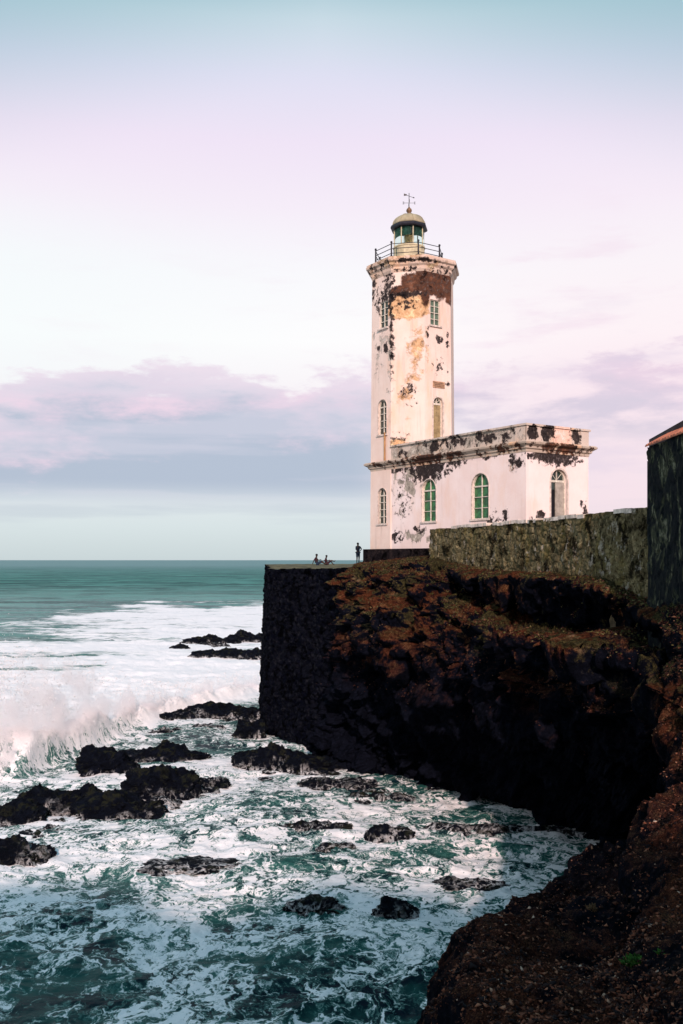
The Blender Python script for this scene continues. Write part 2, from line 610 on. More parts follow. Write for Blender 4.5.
def make_sea():
    rows = np.concatenate([1.0 / np.linspace(1 / 9.0, 1 / 26.0, 60, endpoint=False),
                           1.0 / np.linspace(1 / 26.0, 1 / 420.0, 760, endpoint=False),
                           1.0 / np.linspace(1 / 420.0, 1 / 60000.0, 60)])
    t = np.linspace(-1, 1, 1000)
    cols = 0.40 * t + 1.1 * t ** 5
    Y = np.repeat(rows[:, None], len(cols), 1)
    X = Y * cols[None, :]
    x, y = X.ravel(), Y.ravel()
    zero = np.zeros_like(x)
    p = np.stack([x, y, zero], 1)
    fade = 1 - sstep(y, 160, 420)
    near = 1 - sstep(y, 55, 95)
    # turbulence of the near cove
    wp = p + 0.9 * np.stack([pn(p * 0.35 + 4), pn(p * 0.35 + 50), zero], 1)
    h = near * (0.20 * ridged(wp * np.array([0.26, 0.40, 1]), 4, 0.42) * 0.8 + 0.045 * fbm(p * 1.2, 3, 0.5) + 0.28 * pn(p * 0.12 + 7))
    # rolling surf and swell further out
    sw = p * np.array([0.045, 0.12, 1])
    h += fade * (1 - near) * (0.55 * ridged(sw + 0.5 * fbm(p * 0.05 + 3, 2)[:, None], 4, 0.5) * 0.5 + 0.16 * fbm(p * 0.5, 4, 0.6))
    h += sstep(y, 200, 320) * (1 - sstep(y, 900, 3000)) * 0.8 * ridged(p * np.array([0.02, 0.07, 1]), 4, 0.55) * 0.5
    # the breaking wave itself
    yc, hc = wave_line(x)
    d = y - yc
    lump = 1 + 0.45 * fbm(p * 0.25 + 2, 3, 0.5)
    prof = np.where(d < 0, np.exp(-(d / 2.6) ** 2), np.exp(-(d / 6.5) ** 2))
    wv = np.clip(hc * prof * lump, 0, 6)
    h += wv
    # foam amount
    D = np.full_like(x, 0.0)
    px = 341.5 + FPX * x / y
    py = HZ - SEA * FPX / y
    edge = 606 + 14 * sstep(-px, -190, 60) + 5 * fbm(np.stack([px * 0.02, py * 0.08, zero], 1), 3)
    surf = sstep(py + 6 * fbm(np.stack([px * 0.012, py * 0.25, zero], 1), 4, 0.6), edge - 4, edge + 9)
    D = surf * (0.74 + 0.12 * sstep(px, 40, 160)) + surf * 0.22 * fbm(p * np.array([0.035, 0.09, 1]) + 60, 4, 0.6)
    tealL = np.exp(-((x + 62) / 22) ** 2 - ((y - 165) / 32) ** 2)
    D -= 0.42 * tealL
    D -= 0.22 * surf * sstep(y, 90, 120) * (1 - sstep(y, 180, 240)) * (0.5 + fbm(p * np.array([0.03, 0.09, 1]), 3))
    nearD = 0.47 + 0.26 * fbm(p * 0.11 + 20, 3)
    # clearer, darker water bottom left, at the foot of the cliff and in the pool
    nearD -= 0.16 * np.exp(-((x + 7) / 5.5) ** 2 - ((y - 30) / 3.6) ** 2)
    nearD -= 0.10 * np.exp(-((x - 1) / 4) ** 2 - ((y - 28.5) / 2.5) ** 2)
    nearD += 0.20 * np.exp(-((x + 9) / 6) ** 2 - ((y - 41) / 4.5) ** 2)
    nearD += 0.16 * np.exp(-((x - 2) / 4) ** 2 - ((y - 38) / 2.2) ** 2)
    nearD -= 0.18 * np.exp(-((x + 8.5) / 3.5) ** 2 - ((y - 70) / 7) ** 2)
    nearD -= 0.22 * np.exp(-((x - 3) / 6) ** 2 - ((y - 54) / 4.5) ** 2)
    tt = sstep(d, -9, 0)
    D = np.where(y < 110, nearD * (1 - tt) + np.maximum(D, 0.9) * tt, D)
    for (ra, rb_, ryt, ryb, _l, rdp, _s) in ROCKS:
        cc_ = WP((ra + rb_) / 2, ryb)
        ww_ = (rb_ - ra) / FPX * cc_[1] / 2
        dd_ = max(ww_ * rdp, 0.5)
        e_ = np.sqrt(((x - cc_[0]) / (ww_ * 1.25 + 0.5)) ** 2 + ((y - cc_[1] - dd_ * 0.3) / (dd_ * 1.5 + 0.7)) ** 2)
        D = D + 0.22 * np.exp(-((e_ - 0.9) / 0.33) ** 2)
    h += 0.9 * np.exp(-((y - 262 - 0.15 * x) / 9) ** 2) * np.clip(fbm(p * np.array([0.02, 0.03, 1]) + 3, 3) + 0.3, 0, 1) * (x < -40)
    D = np.where(y > 290, 0.0, D)
    D = np.maximum(D, np.clip(wv / 1.2, 0, 1) * 1.0)
    z = SEA + h
    o = mesh_np('sea', np.stack([x, y, z], 1), grid_faces(len(rows), len(cols), True), None)
    at = o.data.attributes.new('foam', 'FLOAT', 'POINT')
    at.data.foreach_set('value', np.clip(D, 0, 1).astype(np.float32))
    return o


def sea_material():
    m, t, b = mat_new('sea_water')
    geo = t.add('ShaderNodeNewGeometry')
    pos = geo.outputs['Position']
    fa = t.add('ShaderNodeAttribute', attribute_name='foam').outputs['Fac']
    dist = t.sep(pos)[1]
    flat = t.v('MULTIPLY', pos, (1, 0.8, 0.25))
    wr = t.v('SCALE', t.v('SUBTRACT', t.noisev(flat, 0.55, 5), (0.5, 0.5, 0.5)), scale=2.6)
    wr2 = t.v('SCALE', t.v('SUBTRACT', t.noisev(flat, 2.2, 4), (0.5, 0.5, 0.5)), scale=0.8)
    q = t.v('ADD', t.v('ADD', flat, wr), wr2)
    nb = t.noise(q, 0.26, 7, 0.60)
    nm = t.noise(q, 0.9, 6, 0.62)
    nf = t.noise(q, 5.5, 8, 0.72)

    def strand(sc_, off_, wd, det=3.0):
        nn = t.noise(t.v('ADD', q, off_), sc_, det, 0.55, 0.9)
        return t.ss(t.m('ABSOLUTE', t.m('SUBTRACT', nn, 0.5)), wd, 0.0)
    s1 = strand(0.42, (0, 0, 0), 0.07)
    s2 = strand(0.95, (7, 3, 0), 0.09)
    s3 = strand(2.0, (1, 9, 0), 0.10)
    s4 = strand(4.6, (5, 2, 0), 0.10)
    L = t.m('ADD', t.m('MULTIPLY', s1, 0.62), t.m('MULTIPLY', s2, 0.56))
    L = t.m('ADD', L, t.m('ADD', t.m('MULTIPLY', s3, 0.38), t.m('MULTIPLY', s4, 0.18)))
    L = t.m('ADD', L, t.m('MULTIPLY', t.m('SUBTRACT', nf, 0.5), 0.42))
    L = t.m('ADD', L, t.m('MULTIPLY', t.m('SUBTRACT', nm, 0.5), 1.0))
    L = t.m('ADD', L, t.m('MULTIPLY', t.m('SUBTRACT', nb, 0.5), 2.4))
    L = t.m('SUBTRACT', L, 0.42)
    # streaks for the surf further away
    fq = t.v('MULTIPLY', pos, (0.10, 0.36, 0.1))
    fs = t.noise(t.v('ADD', fq, t.v('SCALE', t.noisev(fq, 0.8, 3), scale=1.2)), 1.0, 8, 0.62)
    far = t.ss(dist, 60, 105)
    L = t.m('ADD', t.m('MULTIPLY', L, t.m('SUBTRACT', 1.0, far)), t.m('MULTIPLY', far, t.m('MULTIPLY', t.m('SUBTRACT', fs, 0.36), 2.4)))
    x = t.m('ADD', L, t.m('MULTIPLY', t.m('SUBTRACT', fa, 0.5), 1.25))
    foam = t.m('MULTIPLY', t.ss(x, 0.0, 0.54), t.ss(fa, 0.0, 0.12))
    # thin foam film turns the water milky green
    milk = t.m('MULTIPLY', t.ss(x, -0.42, 0.30), t.ss(fa, 0.0, 0.3))
    deepn = t.noise(t.v('MULTIPLY', pos, (0.5, 0.8, 0.5)), 0.42, 7, 0.6, 0.6)
    deep = t.mix(t.ss(deepn, 0.40, 0.62), (0.003, 0.012, 0.022), (0.018, 0.085, 0.076))
    deep = t.mix(milk, deep, (0.095, 0.235, 0.205))
    # open sea
    sn = t.noise(t.v('MULTIPLY', pos, (0.02, 0.10, 1)), 1.0, 8, 0.7)
    sea = t.mix(t.ss(sn, 0.40, 0.60), (0.016, 0.085, 0.080), (0.085, 0.27, 0.24))
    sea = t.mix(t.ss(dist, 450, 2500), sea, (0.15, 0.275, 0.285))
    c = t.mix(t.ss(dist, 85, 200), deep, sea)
    fc = t.mix(t.ss(nf, 0.3, 0.7), (0.84, 0.84, 0.85), (0.95, 0.93, 0.94))
    c = t.mix(foam, c, fc)
    t.put(b.inputs['Base Color'], c)
    t.put(b.inputs['Roughness'], t.m('ADD', t.ss(foam, 0.0, 1.0, 0.16, 0.8), t.ss(dist, 80, 600, 0.0, 0.3)))
    b.inputs['IOR'].default_value = 1.33
    t.put(b.inputs['Specular IOR Level'], t.m('MULTIPLY', t.ss(foam, 0.0, 1.0, 0.035, 0.05), t.ss(dist, 60, 500, 1.0, 0.35)))
    bp = t.add('ShaderNodeBump')
    bp.inputs['Strength'].default_value = 0.7
    t.put(bp.inputs['Distance'], t.ss(dist, 30, 700, 0.10, 1.6))
    bn = t.noise(t.v('MULTIPLY', pos, (0.8, 1.2, 1)), 1.7, 8, 0.68)
    bn2 = t.noise(t.v('MULTIPLY', pos, (0.06, 0.22, 1)), 1.0, 8, 0.7)
    bh = t.m('ADD', t.m('MULTIPLY', bn, t.ss(dist, 60, 300, 1.0, 0.15)), t.m('ADD', t.m('MULTIPLY', bn2, t.ss(dist, 60, 300, 0.0, 1.0)), t.m('MULTIPLY', foam, 0.15)))
    t.put(bp.inputs['Height'], bh)
    t.put(b.inputs['Normal'], bp.outputs[0])
    return m


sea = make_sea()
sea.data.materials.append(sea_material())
tag(sea, kind='structure')

# ------------------------------------------------------------------ the headland (cliff, ledges and slope)
W3 = lambda *a: np.array(a, float)
ST = [
    # each station: inland, top, then down the face to below the water
    [P(372, 560, 76), P(362, 563, 67), P(352, 567, 61.5), P(345, 590, 59.5), P(342, 620, 58.8), P(340, 660, 59), P(332, 705, 60), P(322, 745, 62), P(318, 770, 63), P(316, 800, 63)],
    [P(384, 559, 70), P(376, 561, 62), P(368, 566, 57), P(362, 585, 55), P(360, 612, 53.6), P(362, 650, 53.5), P(368, 700, 55), P(372, 745, 57), P(374, 775, 58), P(374, 800, 58)],
    [P(420, 556, 62), P(410, 558, 57), P(402, 563, 53), P(394, 580, 51), P(388, 605, 49.5), P(386, 640, 49.0), P(394, 690, 52), P(400, 740, 55), P(404, 781, 56), P(404, 805, 56)],
    [P(455, 557, 55), P(436, 558, 52), P(430, 562, 50), P(422, 580, 48.4), P(414, 610, 47.0), P(412, 650, 46.2), P(420, 690, 49), P(430, 740, 53), P(434, 787, 54.5), P(434, 810, 54.5)],
    [P(500, 562, 50), P(485, 569, 45.2), P(473, 577, 43.9), P(474, 596, 45.4), P(468, 622, 43.4), P(464, 656, 42.2), P(470, 690, 43.5), P(476, 735, 49), P(482, 797, 52), P(482, 815, 52)],
    [P(560, 568, 43), P(541, 573, 39.5), P(528, 580, 38.3), P(533, 626, 39.8), P(528, 640, 36.9), P(526, 666, 37.2), P(522, 705, 38.5), P(530, 750, 44), P(542, 811, 49), P(542, 830, 49)],
    [P(622, 576, 37), P(604, 579, 34.3), P(594, 589, 33.3), P(600, 633, 34.4), P(592, 645, 31.7), P(602, 676, 32.0), P(606, 715, 33), P(602, 765, 39), P(592, 824, 46.8), P(592, 840, 46.8)],
    [P(690, 594, 31), P(655, 598, 30.8), P(645, 612, 29.8), P(645, 646, 29.6), P(646, 672, 28.4), P(650, 705, 28.0), P(652, 745, 29), P(640, 785, 34), P(608, 830, 42), P(600, 868, 42)],
    [W3(13, 27, -1.2), P(692, 606, 26), P(684, 640, 25.2), P(690, 690, 24.8), P(688, 730, 24.4), P(684, 770, 25), P(668, 800, 27.5), P(642, 822, 31), P(610, 845, 36), W3(9.0, 39, -14.5)],
    [W3(13, 21, -1.6), W3(9.8, 21.5, -2.2), P(740, 700, 21.5), P(712, 755, 21), P(690, 795, 21), P(655, 820, 23.5), P(628, 832, 26.5), P(604, 843, 30), W3(7.2, 31.5, -11.5), W3(6.8, 32.5, -14.5)],
    [W3(13, 15, -1.8), W3(9.8, 16.5, -2.3), W3(8.2, 17.2, -3.6), P(700, 818, 17.5), P(650, 840, 19), P(610, 852, 21), P(575, 862, 23), P(548, 876, 24.5), W3(4.3, 26.0, -11.5), W3(4.0, 26.8, -14.5)],
    [W3(13, 11, -1.8), W3(9.4, 12, -2.5), W3(7.2, 12.8, -3.6), P(690, 890, 13.5), P(640, 900, 14.5), P(590, 902, 16.3), P(540, 900, 18.2), P(502, 908, 19.4), W3(2.3, 20.6, -11), W3(1.9, 21.4, -14.5)],
    [W3(13, 7, -1.7), W3(9.0, 7.6, -2.5), W3(6.0, 8.5, -3.6), P(690, 985, 9.8), P(640, 990, 10.8), P(575, 980, 12.4), P(515, 960, 14.0), P(458, 942, 15.6), W3(0.9, 16.6, -10.5), W3(0.5, 17.2, -14.5)],
    [W3(12, 2, -1.5), W3(8.0, 2.8, -2.2), W3(5.2, 4.0, -3.2), W3(3.6, 5.8, -4.0), W3(2.9, 7.4, -4.5), W3(2.2, 9.2, -5.1), P(478, 1010, 11.6), P(428, 1003, 12.8), W3(0.2, 13.4, -10.5), W3(-0.2, 13.9, -14.5)],
    [W3(11, -5, -0.6), W3(7, -3.5, -1.4), W3(4, -1.5, -2.0), W3(2.2, 0.8, -2.6), W3(1.5, 3, -3.6), W3(1.2, 5.6, -4.7), W3(1.0, 7.8, -5.6), W3(0.7, 9.6, -6.4), W3(-0.1, 10.4, -10.5), W3(-0.5, 10.9, -14.5)],
    [W3(8, -13, 4.5), W3(4, -10, 2.2), W3(1, -7, 0.2), W3(-1, -4.5, -1.6), W3(-2, -2, -3.4), W3(-2.6, 0, -4.8), W3(-3.0, 1.4, -6.0), W3(-3.4, 2.4, -7.4), W3(-4.0, 3.0, -10.5), W3(-4.5, 3.5, -14.5)],
    [W3(2, -24, 13), W3(-3, -20, 10), W3(-7, -17, 8), W3(-10, -14.5, 3), W3(-12, -12.5, 0), W3(-13.2, -11, -3), W3(-14, -10, -5.5), W3(-14.8, -9, -8), W3(-15.5, -8.4, -10.8), W3(-16, -8, -14.5)],
    [W3(-25, -30, 14.5), W3(-28, -27, 12), W3(-31, -24.5, 10), W3(-33, -22.5, 4), W3(-34.4, -21, 1), W3(-35.4, -20, -2), W3(-36.2, -19, -5), W3(-37, -18, -8), W3(-37.6, -17.4, -10.8), W3(-38, -17, -14.5)],
    [W3(-70, -36, 14), W3(-70, -33, 12), W3(-70, -30, 7.5), W3(-70, -28, 4), W3(-70, -26.5, 1), W3(-70, -25.5, -2), W3(-70, -24.5, -5), W3(-70, -23.5, -8), W3(-70, -23, -10.8), W3(-70, -22.5, -14.5)],
]


for _i in (4, 5, 6, 7):
    ST[_i][3] = ST[_i][3] + np.array([0.75, 0.2, 0.0])
    pass
    ST[_i][4] = ST[_i][4] + np.array([-0.5, 0, 0.1])


def crom(A, s):
    """Catmull-Rom through A (n,...) at parameters s (0..n-1)"""
    n = len(A)
    i = np.clip(np.floor(s).astype(int), 0, n - 2)
    f = (s - i).reshape((-1,) + (1,) * (A.ndim - 1))
    p1, p2 = A[i], A[i + 1]
    p0 = A[np.maximum(i - 1, 0)]
    p3 = A[np.minimum(i + 2, n - 1)]
    tns = 0.42
    m1, m2 = tns * (p2 - p0), tns * (p3 - p1)
    f2, f3 = f * f, f * f * f
    return (2 * f3 - 3 * f2 + 1) * p1 + (f3 - 2 * f2 + f) * m1 + (-2 * f3 + 3 * f2) * p2 + (f3 - f2) * m2


def grid_normals(G):
    du = np.gradient(G, axis=0)
    dv = np.gradient(G, axis=1)
    n = np.cross(du, dv)
    n /= np.linalg.norm(n, axis=2, keepdims=True) + 1e-9
    return n


def make_cliff():
    for i_, dx_ in ((7, 1.2), (8, 2.2), (9, 2.6), (10, 2.0), (11, 1.1), (12, .4), (13, .35), (14, .45)):
        for j_ in range(5, 10):
            ST[i_][j_] = ST[i_][j_] + np.array([dx_, 0.1, 0])
    A = np.array(ST)                                  # stations x 10 x 3
    dens = [70, 70, 80, 90, 100, 100, 100, 95, 85, 90, 100, 100, 90, 50, 30, 25, 25, 20]
    s = np.concatenate([np.linspace(i, i + 1, d, endpoint=False) for i, d in enumerate(dens)] + [[len(ST) - 1.0]])
    tv = np.linspace(0, 9, 460)
    G = crom(A, s)                                    # U x 10 x 3
    G = crom(np.swapaxes(G, 0, 1), tv)                # V x U x 3
    G = np.swapaxes(G, 0, 1)
    N = grid_normals(G)
    if N[:, 40:200, 2].mean() < 0:
        N = -N
    shp = G.shape[:2]
    p = G.reshape(-1, 3)
    near = np.clip(np.linalg.norm(p, axis=1) / 42, 0.22, 1.0)
    big = ridged(p * 0.16 + 3, 4, 0.5)
    med = ridged(p * np.array([0.5, 0.5, 0.75]) + 8, 5, 0.55)
    sml = fbm(p * 2.2, 5, 0.6)
    f1, fe, cid = cells(p * np.array([0.55, 0.55, 0.8]) + 0.4 * fbm(p * 0.7, 3)[:, None])
    f1b, feb, cidb = cells(p * 1.9 + 0.2 * sml[:, None])
    vv = np.tile(tv, shp[0])
    pin = sstep(vv, 1.4, 3.0)                         # keep the top by the walls where it is
    amp = pin * near
    disp = amp * (0.55 * (big - 0.4) + 0.34 * med + 0.75 * (cid - 0.5) * sstep(fe, 0.0, 0.12)
                  + 0.16 * sml + 0.24 * (cidb - 0.5) * sstep(feb, 0, 0.15)) - amp * 0.25
    f1c, fec, cidc = cells(p * np.array([0.26, 0.26, 0.42]) + 0.25 * fbm(p * 0.4, 3)[:, None])
    farw = sstep(np.linalg.norm(p, axis=1), 17, 30)
    disp += farw * amp * 1.5 * (cidc - 0.5) * sstep(fec, 0.0, 0.07)
    st_ = p[:, 2] * 0.62 + p[:, 0] * 0.16 - p[:, 1] * 0.05 + 0.55 * fbm(p * 0.22 + 5, 4)
    fr_ = st_ - np.floor(st_)
    disp += farw * amp * 0.75 * (np.where(fr_ < 0.85, fr_ / 0.85, (1 - fr_) / 0.15) - 0.5) * -1
    disp += (1 - pin) * 0.05 * sml
    q = p + N.reshape(-1, 3) * disp[:, None]
    q[:, 2] = np.where((q[:, 2] > p[:, 2]) & (q[:, 2] > -2.6), p[:, 2] + (q[:, 2] - p[:, 2]) * 0.25, q[:, 2])
    q[:, 2] += 0.10 * sml * near * sstep(vv, 0.3, 1.0)
    f = grid_faces(shp[0], shp[1], False)
    o = mesh_np('headland_rock', q, f, rock_material('cliff_rock', rust=0.85, moss=0.80), smooth=True)
    tag(o, kind='structure')
    return o, q.reshape(shp[0], shp[1], 3), s, tv


cliff, CQ, CS, CT = make_cliff()

# headland ground inside the walls
mg = simple('trodden_earth', (0.13, 0.10, 0.06), 0.95, var=0.5, scale=2.0, bump=0.03)
mb = MB()
mb.poly_prism([(5.4, 53.5), (8.6, 41.4), (10.5, 31.0), (14, 30.0), (60, 30), (60, 95), (12, 88), (2, 66.6), (8.4, 62), (5.6, 56)], -6, 0.60)
tag(mb.build('courtyard_ground', mg), kind='structure')
mb = MB()
mb.poly_prism([(12.6, 33), (9.6, 26), (12.4, -5), (60, -8), (60, 40)], -6, -1.75)
tag(mb.build('landward_ground', mg), kind='structure')
# unseen high ground added behind the camera, its height set to shade the cove
U_, V_ = np.meshgrid(np.linspace(-110, 60, 120), np.linspace(-90, -12, 60), indexing='ij')
hp = np.stack([U_.ravel(), V_.ravel(), 0 * U_.ravel()], 1)
hx, hy = hp[:, 0], hp[:, 1]
edge_y = np.interp(hx, [-110, -70, -25, 2, 8, 13, 60], [-38, -35, -29, -23.5, -12.5, -5, -2])
hh = np.interp(hx, [-70, -25, 2, 8, 12, 60], [14.5, 15.5, 14.0, 7.0, 0.5, 2.0]) + 2.2 * fbm(hp * 0.09, 5)
hp[:, 2] = np.where(hy < edge_y, hh + np.minimum((edge_y - hy) * 0.15, 3.0), hh - (hy - edge_y) * 2.2)
shade_hill = mesh_np('shade_hill', hp, grid_faces(120, 60), rock_material('hill_earth', rust=0.5, moss=0.2))
tag(shade_hill, kind='structure')

# ------------------------------------------------------------------ stone walls
def stone_material(name, ca, cb, cc, scale=2.2, growth=(0.10, 0.09, 0.035), gamt=0.5, vert=1.0, white=0.0):
    m, t, b = mat_new(name)
    co = t.add('ShaderNodeNewGeometry').outputs['Position']
    cid = t.vor(co, scale, 'F1', 'Color')
    n1 = t.noise(t.v('MULTIPLY', co, (1, 1, vert)), 0.8, 6, 0.65, 0.5)
    n2 = t.noise(t.v('MULTIPLY', co, (1, 1, vert)), 3.0, 8, 0.7)
    n3 = t.noise(co, 11, 6, 0.7)
    c = t.mix(t.m('MULTIPLY', t.ss(t.sep(cid)[0], 0.1, 0.9), 0.6), ca, cb)
    c = t.mix(t.ss(n2, 0.48, 0.66), c, cc)
    c = t.mix(t.m('MULTIPLY', t.ss(n1, 0.50, 0.66), gamt), c, growth)
    c = t.mix(t.ss(n3, 0.50, 0.66), c, tuple(x * 0.25 for x in ca))
    nd_ = t.noise(t.v('ADD', t.v('MULTIPLY', co, (1, 1, vert)), (4, 2, 7)), 1.1, 9, 0.70, 0.4)
    c = t.mix(t.ss(nd_, 0.50, 0.60), c, tuple(x * 0.14 for x in ca))
    if white:
        wn = t.noise(t.v('ADD', t.v('MULTIPLY', co, (1, 1, vert * 0.8)), (9, 5, 2)), 2.4, 8, 0.68)
        c = t.mix(t.m('MULTIPLY', t.ss(wn, 0.57, 0.66), white), c, (0.50, 0.45, 0.38))
    t.put(b.inputs['Base Color'], c)
    b.inputs['Roughness'].default_value = 0.95
    b.inputs['Specular IOR Level'].default_value = 0.02
    bp = t.add('ShaderNodeBump')
    bp.inputs['Strength'].default_value = 0.8
    bp.inputs['Distance'].default_value = 0.08
    t.put(bp.inputs['Height'], t.m('ADD', n2, t.m('MULTIPLY', n3, 0.5)))
    t.put(b.inputs['Normal'], bp.outputs[0])
    return m


def wall_sheet(path, zb, zt, outn, res, stone, amp, batter=0.0, topnoise=0.0):
    """vertical rough masonry face along plan path; returns grid U x V x 3"""
    path = np.array(path, float)
    seg = np.linalg.norm(np.diff(path, axis=0), axis=1)
    L = np.concatenate([[0], np.cumsum(seg)])
    nu = int(L[-1] / res) + 2
    s = np.linspace(0, L[-1], nu)
    X = np.interp(s, L, path[:, 0])
    Y = np.interp(s, L, path[:, 1])
    ZB = np.interp(s, L, zb)
    ZT = np.interp(s, L, zt)
    dxy = np.stack([np.gradient(X), np.gradient(Y)], 1)
    dxy /= np.linalg.norm(dxy, axis=1)[:, None]
    n2 = np.stack([dxy[:, 1], -dxy[:, 0]], 1) * outn
    if topnoise:
        ZT = ZT + topnoise * fbm(np.stack([X, Y, 0 * X], 1) * 1.3, 4, 0.6)
    nv = int((ZT - ZB).max() / res) + 2
    tv = np.linspace(0, 1, nv)
    Z = ZB[:, None] + (ZT - ZB)[:, None] * tv[None, :]
    off = (ZT[:, None] - Z) * batter
    G = np.stack([X[:, None] + n2[:, :1] * off, Y[:, None] + n2[:, 1:] * off, Z], -1)
    p = G.reshape(-1, 3)
    f1, fe, cid = cells(p * stone + 0.12 * fbm(p * 3, 2)[:, None])
    d = amp * ((cid - 0.4) * 0.9 * sstep(fe, 0.0, 0.15) - 0.8 * (1 - sstep(fe, 0, 0.13))) + amp * 0.5 * fbm(p * 4, 3)
    nn = np.repeat(n2[:, None, :], nv, 1).reshape(-1, 2)
    p[:, :2] += nn * d[:, None]
    return p.reshape(nu, nv, 3), n2


# retaining wall of the yard
def build_wall():
    root = empty('retaining_wall', (7.5, 42, 0))
    tag(root, 'mossy rough stone retaining wall running below the white house to the dark building', 'wall')
    off = np.array([7.5, 42, 0])
    path = [(4.84, 52.0), (6.45, 46.6), (8.0, 41.3), (9.14, 36.4), (9.95, 31.1), (10.3, 28.5)]
    path = [(a, b) for a, b in path]
    zb = [-0.5, -0.75, -0.95, -1.12, -1.9, -3.0]
    zt = [1.66, 1.66, 1.66, 1.72, 1.74, 1.74]
    G, n2 = wall_sheet(path, zb, zt, 1, 0.06, np.array([2.1, 2.1, 2.8]), 0.07, 0.03, 0.06)
    nu, nv = G.shape[:2]
    # top surface going back 0.55 m, and end face
    top = G[:, -1:, :] + np.linspace(0.08, 0.55, 7)[None, :, None] * np.concatenate([-n2, np.zeros((nu, 1))], 1)[:, None, :]
    top[:, :, 2] += 0.02 * fbm(top.reshape(-1, 3) * 3, 3).reshape(nu, 7)
    back = top[:, -1:, :].repeat(2, 1).copy()
    back[:, 1, 2] = -2
    A = np.concatenate([G, top, back], 1)
    A[:, :, :] -= off
    V = A.reshape(-1, 3)
    F = grid_faces(nu, A.shape[1])
    mat = stone_material('wall_stone', (0.085, 0.070, 0.038), (0.18, 0.148, 0.080), (0.30, 0.245, 0.135), 1.8, (0.16, 0.125, 0.040), 0.6, 0.8, 0.6)
    mesh_np('stone_face', V, F, mat, root)
    # end cap
    g0 = G[0] - off
    bk = g0 + np.array([-n2[0][0] * 0.55, -n2[0][1] * 0.55, 0])
    cols = np.linspace(0, 1, 9)
    E = g0[:, None, :] * (1 - cols[None, :, None]) + bk[:, None, :] * cols[None, :, None]
    e = E.reshape(-1, 3)
    e += np.array([-0.2, 0.9, 0]) * (0.06 * fbm(e * 3, 4))[:, None]
    mesh_np('end_face', e, grid_faces(nv, 9), mat, root)
    # pale lime coping, broken here and there
    cm = simple('lime_coping', (0.62, 0.53, 0.46), 0.9, var=0.4, scale=3.0, bump=0.02)
    rng = random.Random(3)
    p2 = np.array(path)
    L = np.concatenate([[0], np.cumsum(np.linalg.norm(np.diff(p2, axis=0), axis=1))])
    for a, b in ((3.0, 7.2), (7.9, 12.2), (13.0, 16.6), (19.2, 20.6)):
        mbk = MB()
        s = a
        while s < b:
            l = min(rng.uniform(0.5, 0.9), b - s + 0.05)
            x0, y0 = np.interp(s, L, p2[:, 0]), np.interp(s, L, p2[:, 1])
            x1, y1 = np.interp(s + l - 0.02, L, p2[:, 0]), np.interp(s + l - 0.02, L, p2[:, 1])
            d = Vector((x1 - x0, y1 - y0)).normalized()
            nn = Vector((d.y, -d.x))
            zt_ = 1.70 + rng.uniform(-0.02, 0.03)
            o_ = rng.uniform(0.0, 0.06)
            q = [(x0 + nn.x * o_ - 7.5, y0 + nn.y * o_ - 42), (x1 + nn.x * o_ - 7.5, y1 + nn.y * o_ - 42),
                 (x1 - nn.x * 0.5 - 7.5, y1 - nn.y * 0.5 - 42), (x0 - nn.x * 0.5 - 7.5, y0 - nn.y * 0.5 - 42)]
            mbk.poly_prism(q, zt_ - 0.10, zt_ + 0.05)
            s += l
        mbk.build('coping', cm, root)

build_wall()


# bastion of dark coursed stones
def build_bastion():
    root = empty('stone_bastion', (-2.5, 68, 0))
    tag(root, 'tall dark bastion of rough black stones rising from the surf under the seated pair', 'bastion')
    off = np.array([-2.5, 68, 0])
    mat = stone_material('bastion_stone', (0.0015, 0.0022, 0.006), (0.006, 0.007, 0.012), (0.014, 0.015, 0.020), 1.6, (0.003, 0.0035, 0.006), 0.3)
    path = [(-6.7, 84), (-5.85, 76), (-5.35, 70.8), (-5.0, 70.0), (-4.4, 69.1), (0.8, 60.4), (3.0, 56.5)]
    path = path[::-1]
    zb = [-14.5] * 7
    zt = [-0.40, -0.50, -0.64, -0.68, -0.66, -0.5, -0.4]
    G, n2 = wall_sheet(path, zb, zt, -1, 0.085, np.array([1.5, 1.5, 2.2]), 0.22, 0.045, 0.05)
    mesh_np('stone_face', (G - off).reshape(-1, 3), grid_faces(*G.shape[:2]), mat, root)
    # platform on top, a slightly domed sheet
    U, Vv = np.meshgrid(np.linspace(0, 1, 120), np.linspace(0, 1, 60), indexing='ij')
    nu = G.shape[0]
    e = G[:, -1, :]
    ii = U * (nu - 1)
    ex = np.interp(ii, np.arange(nu), e[:, 0])
    ey = np.interp(ii, np.arange(nu), e[:, 1])
    ez = np.interp(ii, np.arange(nu), e[:, 2])
    tx, ty = 9.0 + 0 * U, 86 - 22 * (1 - U)
    X = ex * (1 - Vv) + tx * Vv
    Y = ey * (1 - Vv) + ty * Vv
    Z = ez * (1 - Vv) - 0.36 * Vv + 0.02 * np.sin(np.clip(Vv * 2, 0, 1) * math.pi / 2)
    pts = np.stack([X, Y, Z], -1).reshape(-1, 3)
    pts[:, 2] += 0.035 * fbm(pts * 0.9, 4) * np.clip(Vv.ravel() * 12, 0, 1)
    mt = simple('platform_turf', (0.085, 0.078, 0.038), 0.95, var=0.6, scale=1.4, bump=0.04)
    mesh_np('platform_top', pts - off, grid_faces(120, 60), mt, root)


build_bastion()

# ------------------------------------------------------------------ the lighthouse
U3 = Vector((0.552, -0.834, 0)).normalized()
W3v = Vector((-U3.y, U3.x, 0))
AX, AY = 1.93, 61.76
LEN, DEP = 14.1, 4.75
s8 = 2.15
LH = empty('lighthouse', (AX, AY, 0), math.atan2(U3.y, U3.x))
tag(LH, 'weathered white octagonal lighthouse tower with a low flat roofed house on the headland', 'lighthouse')


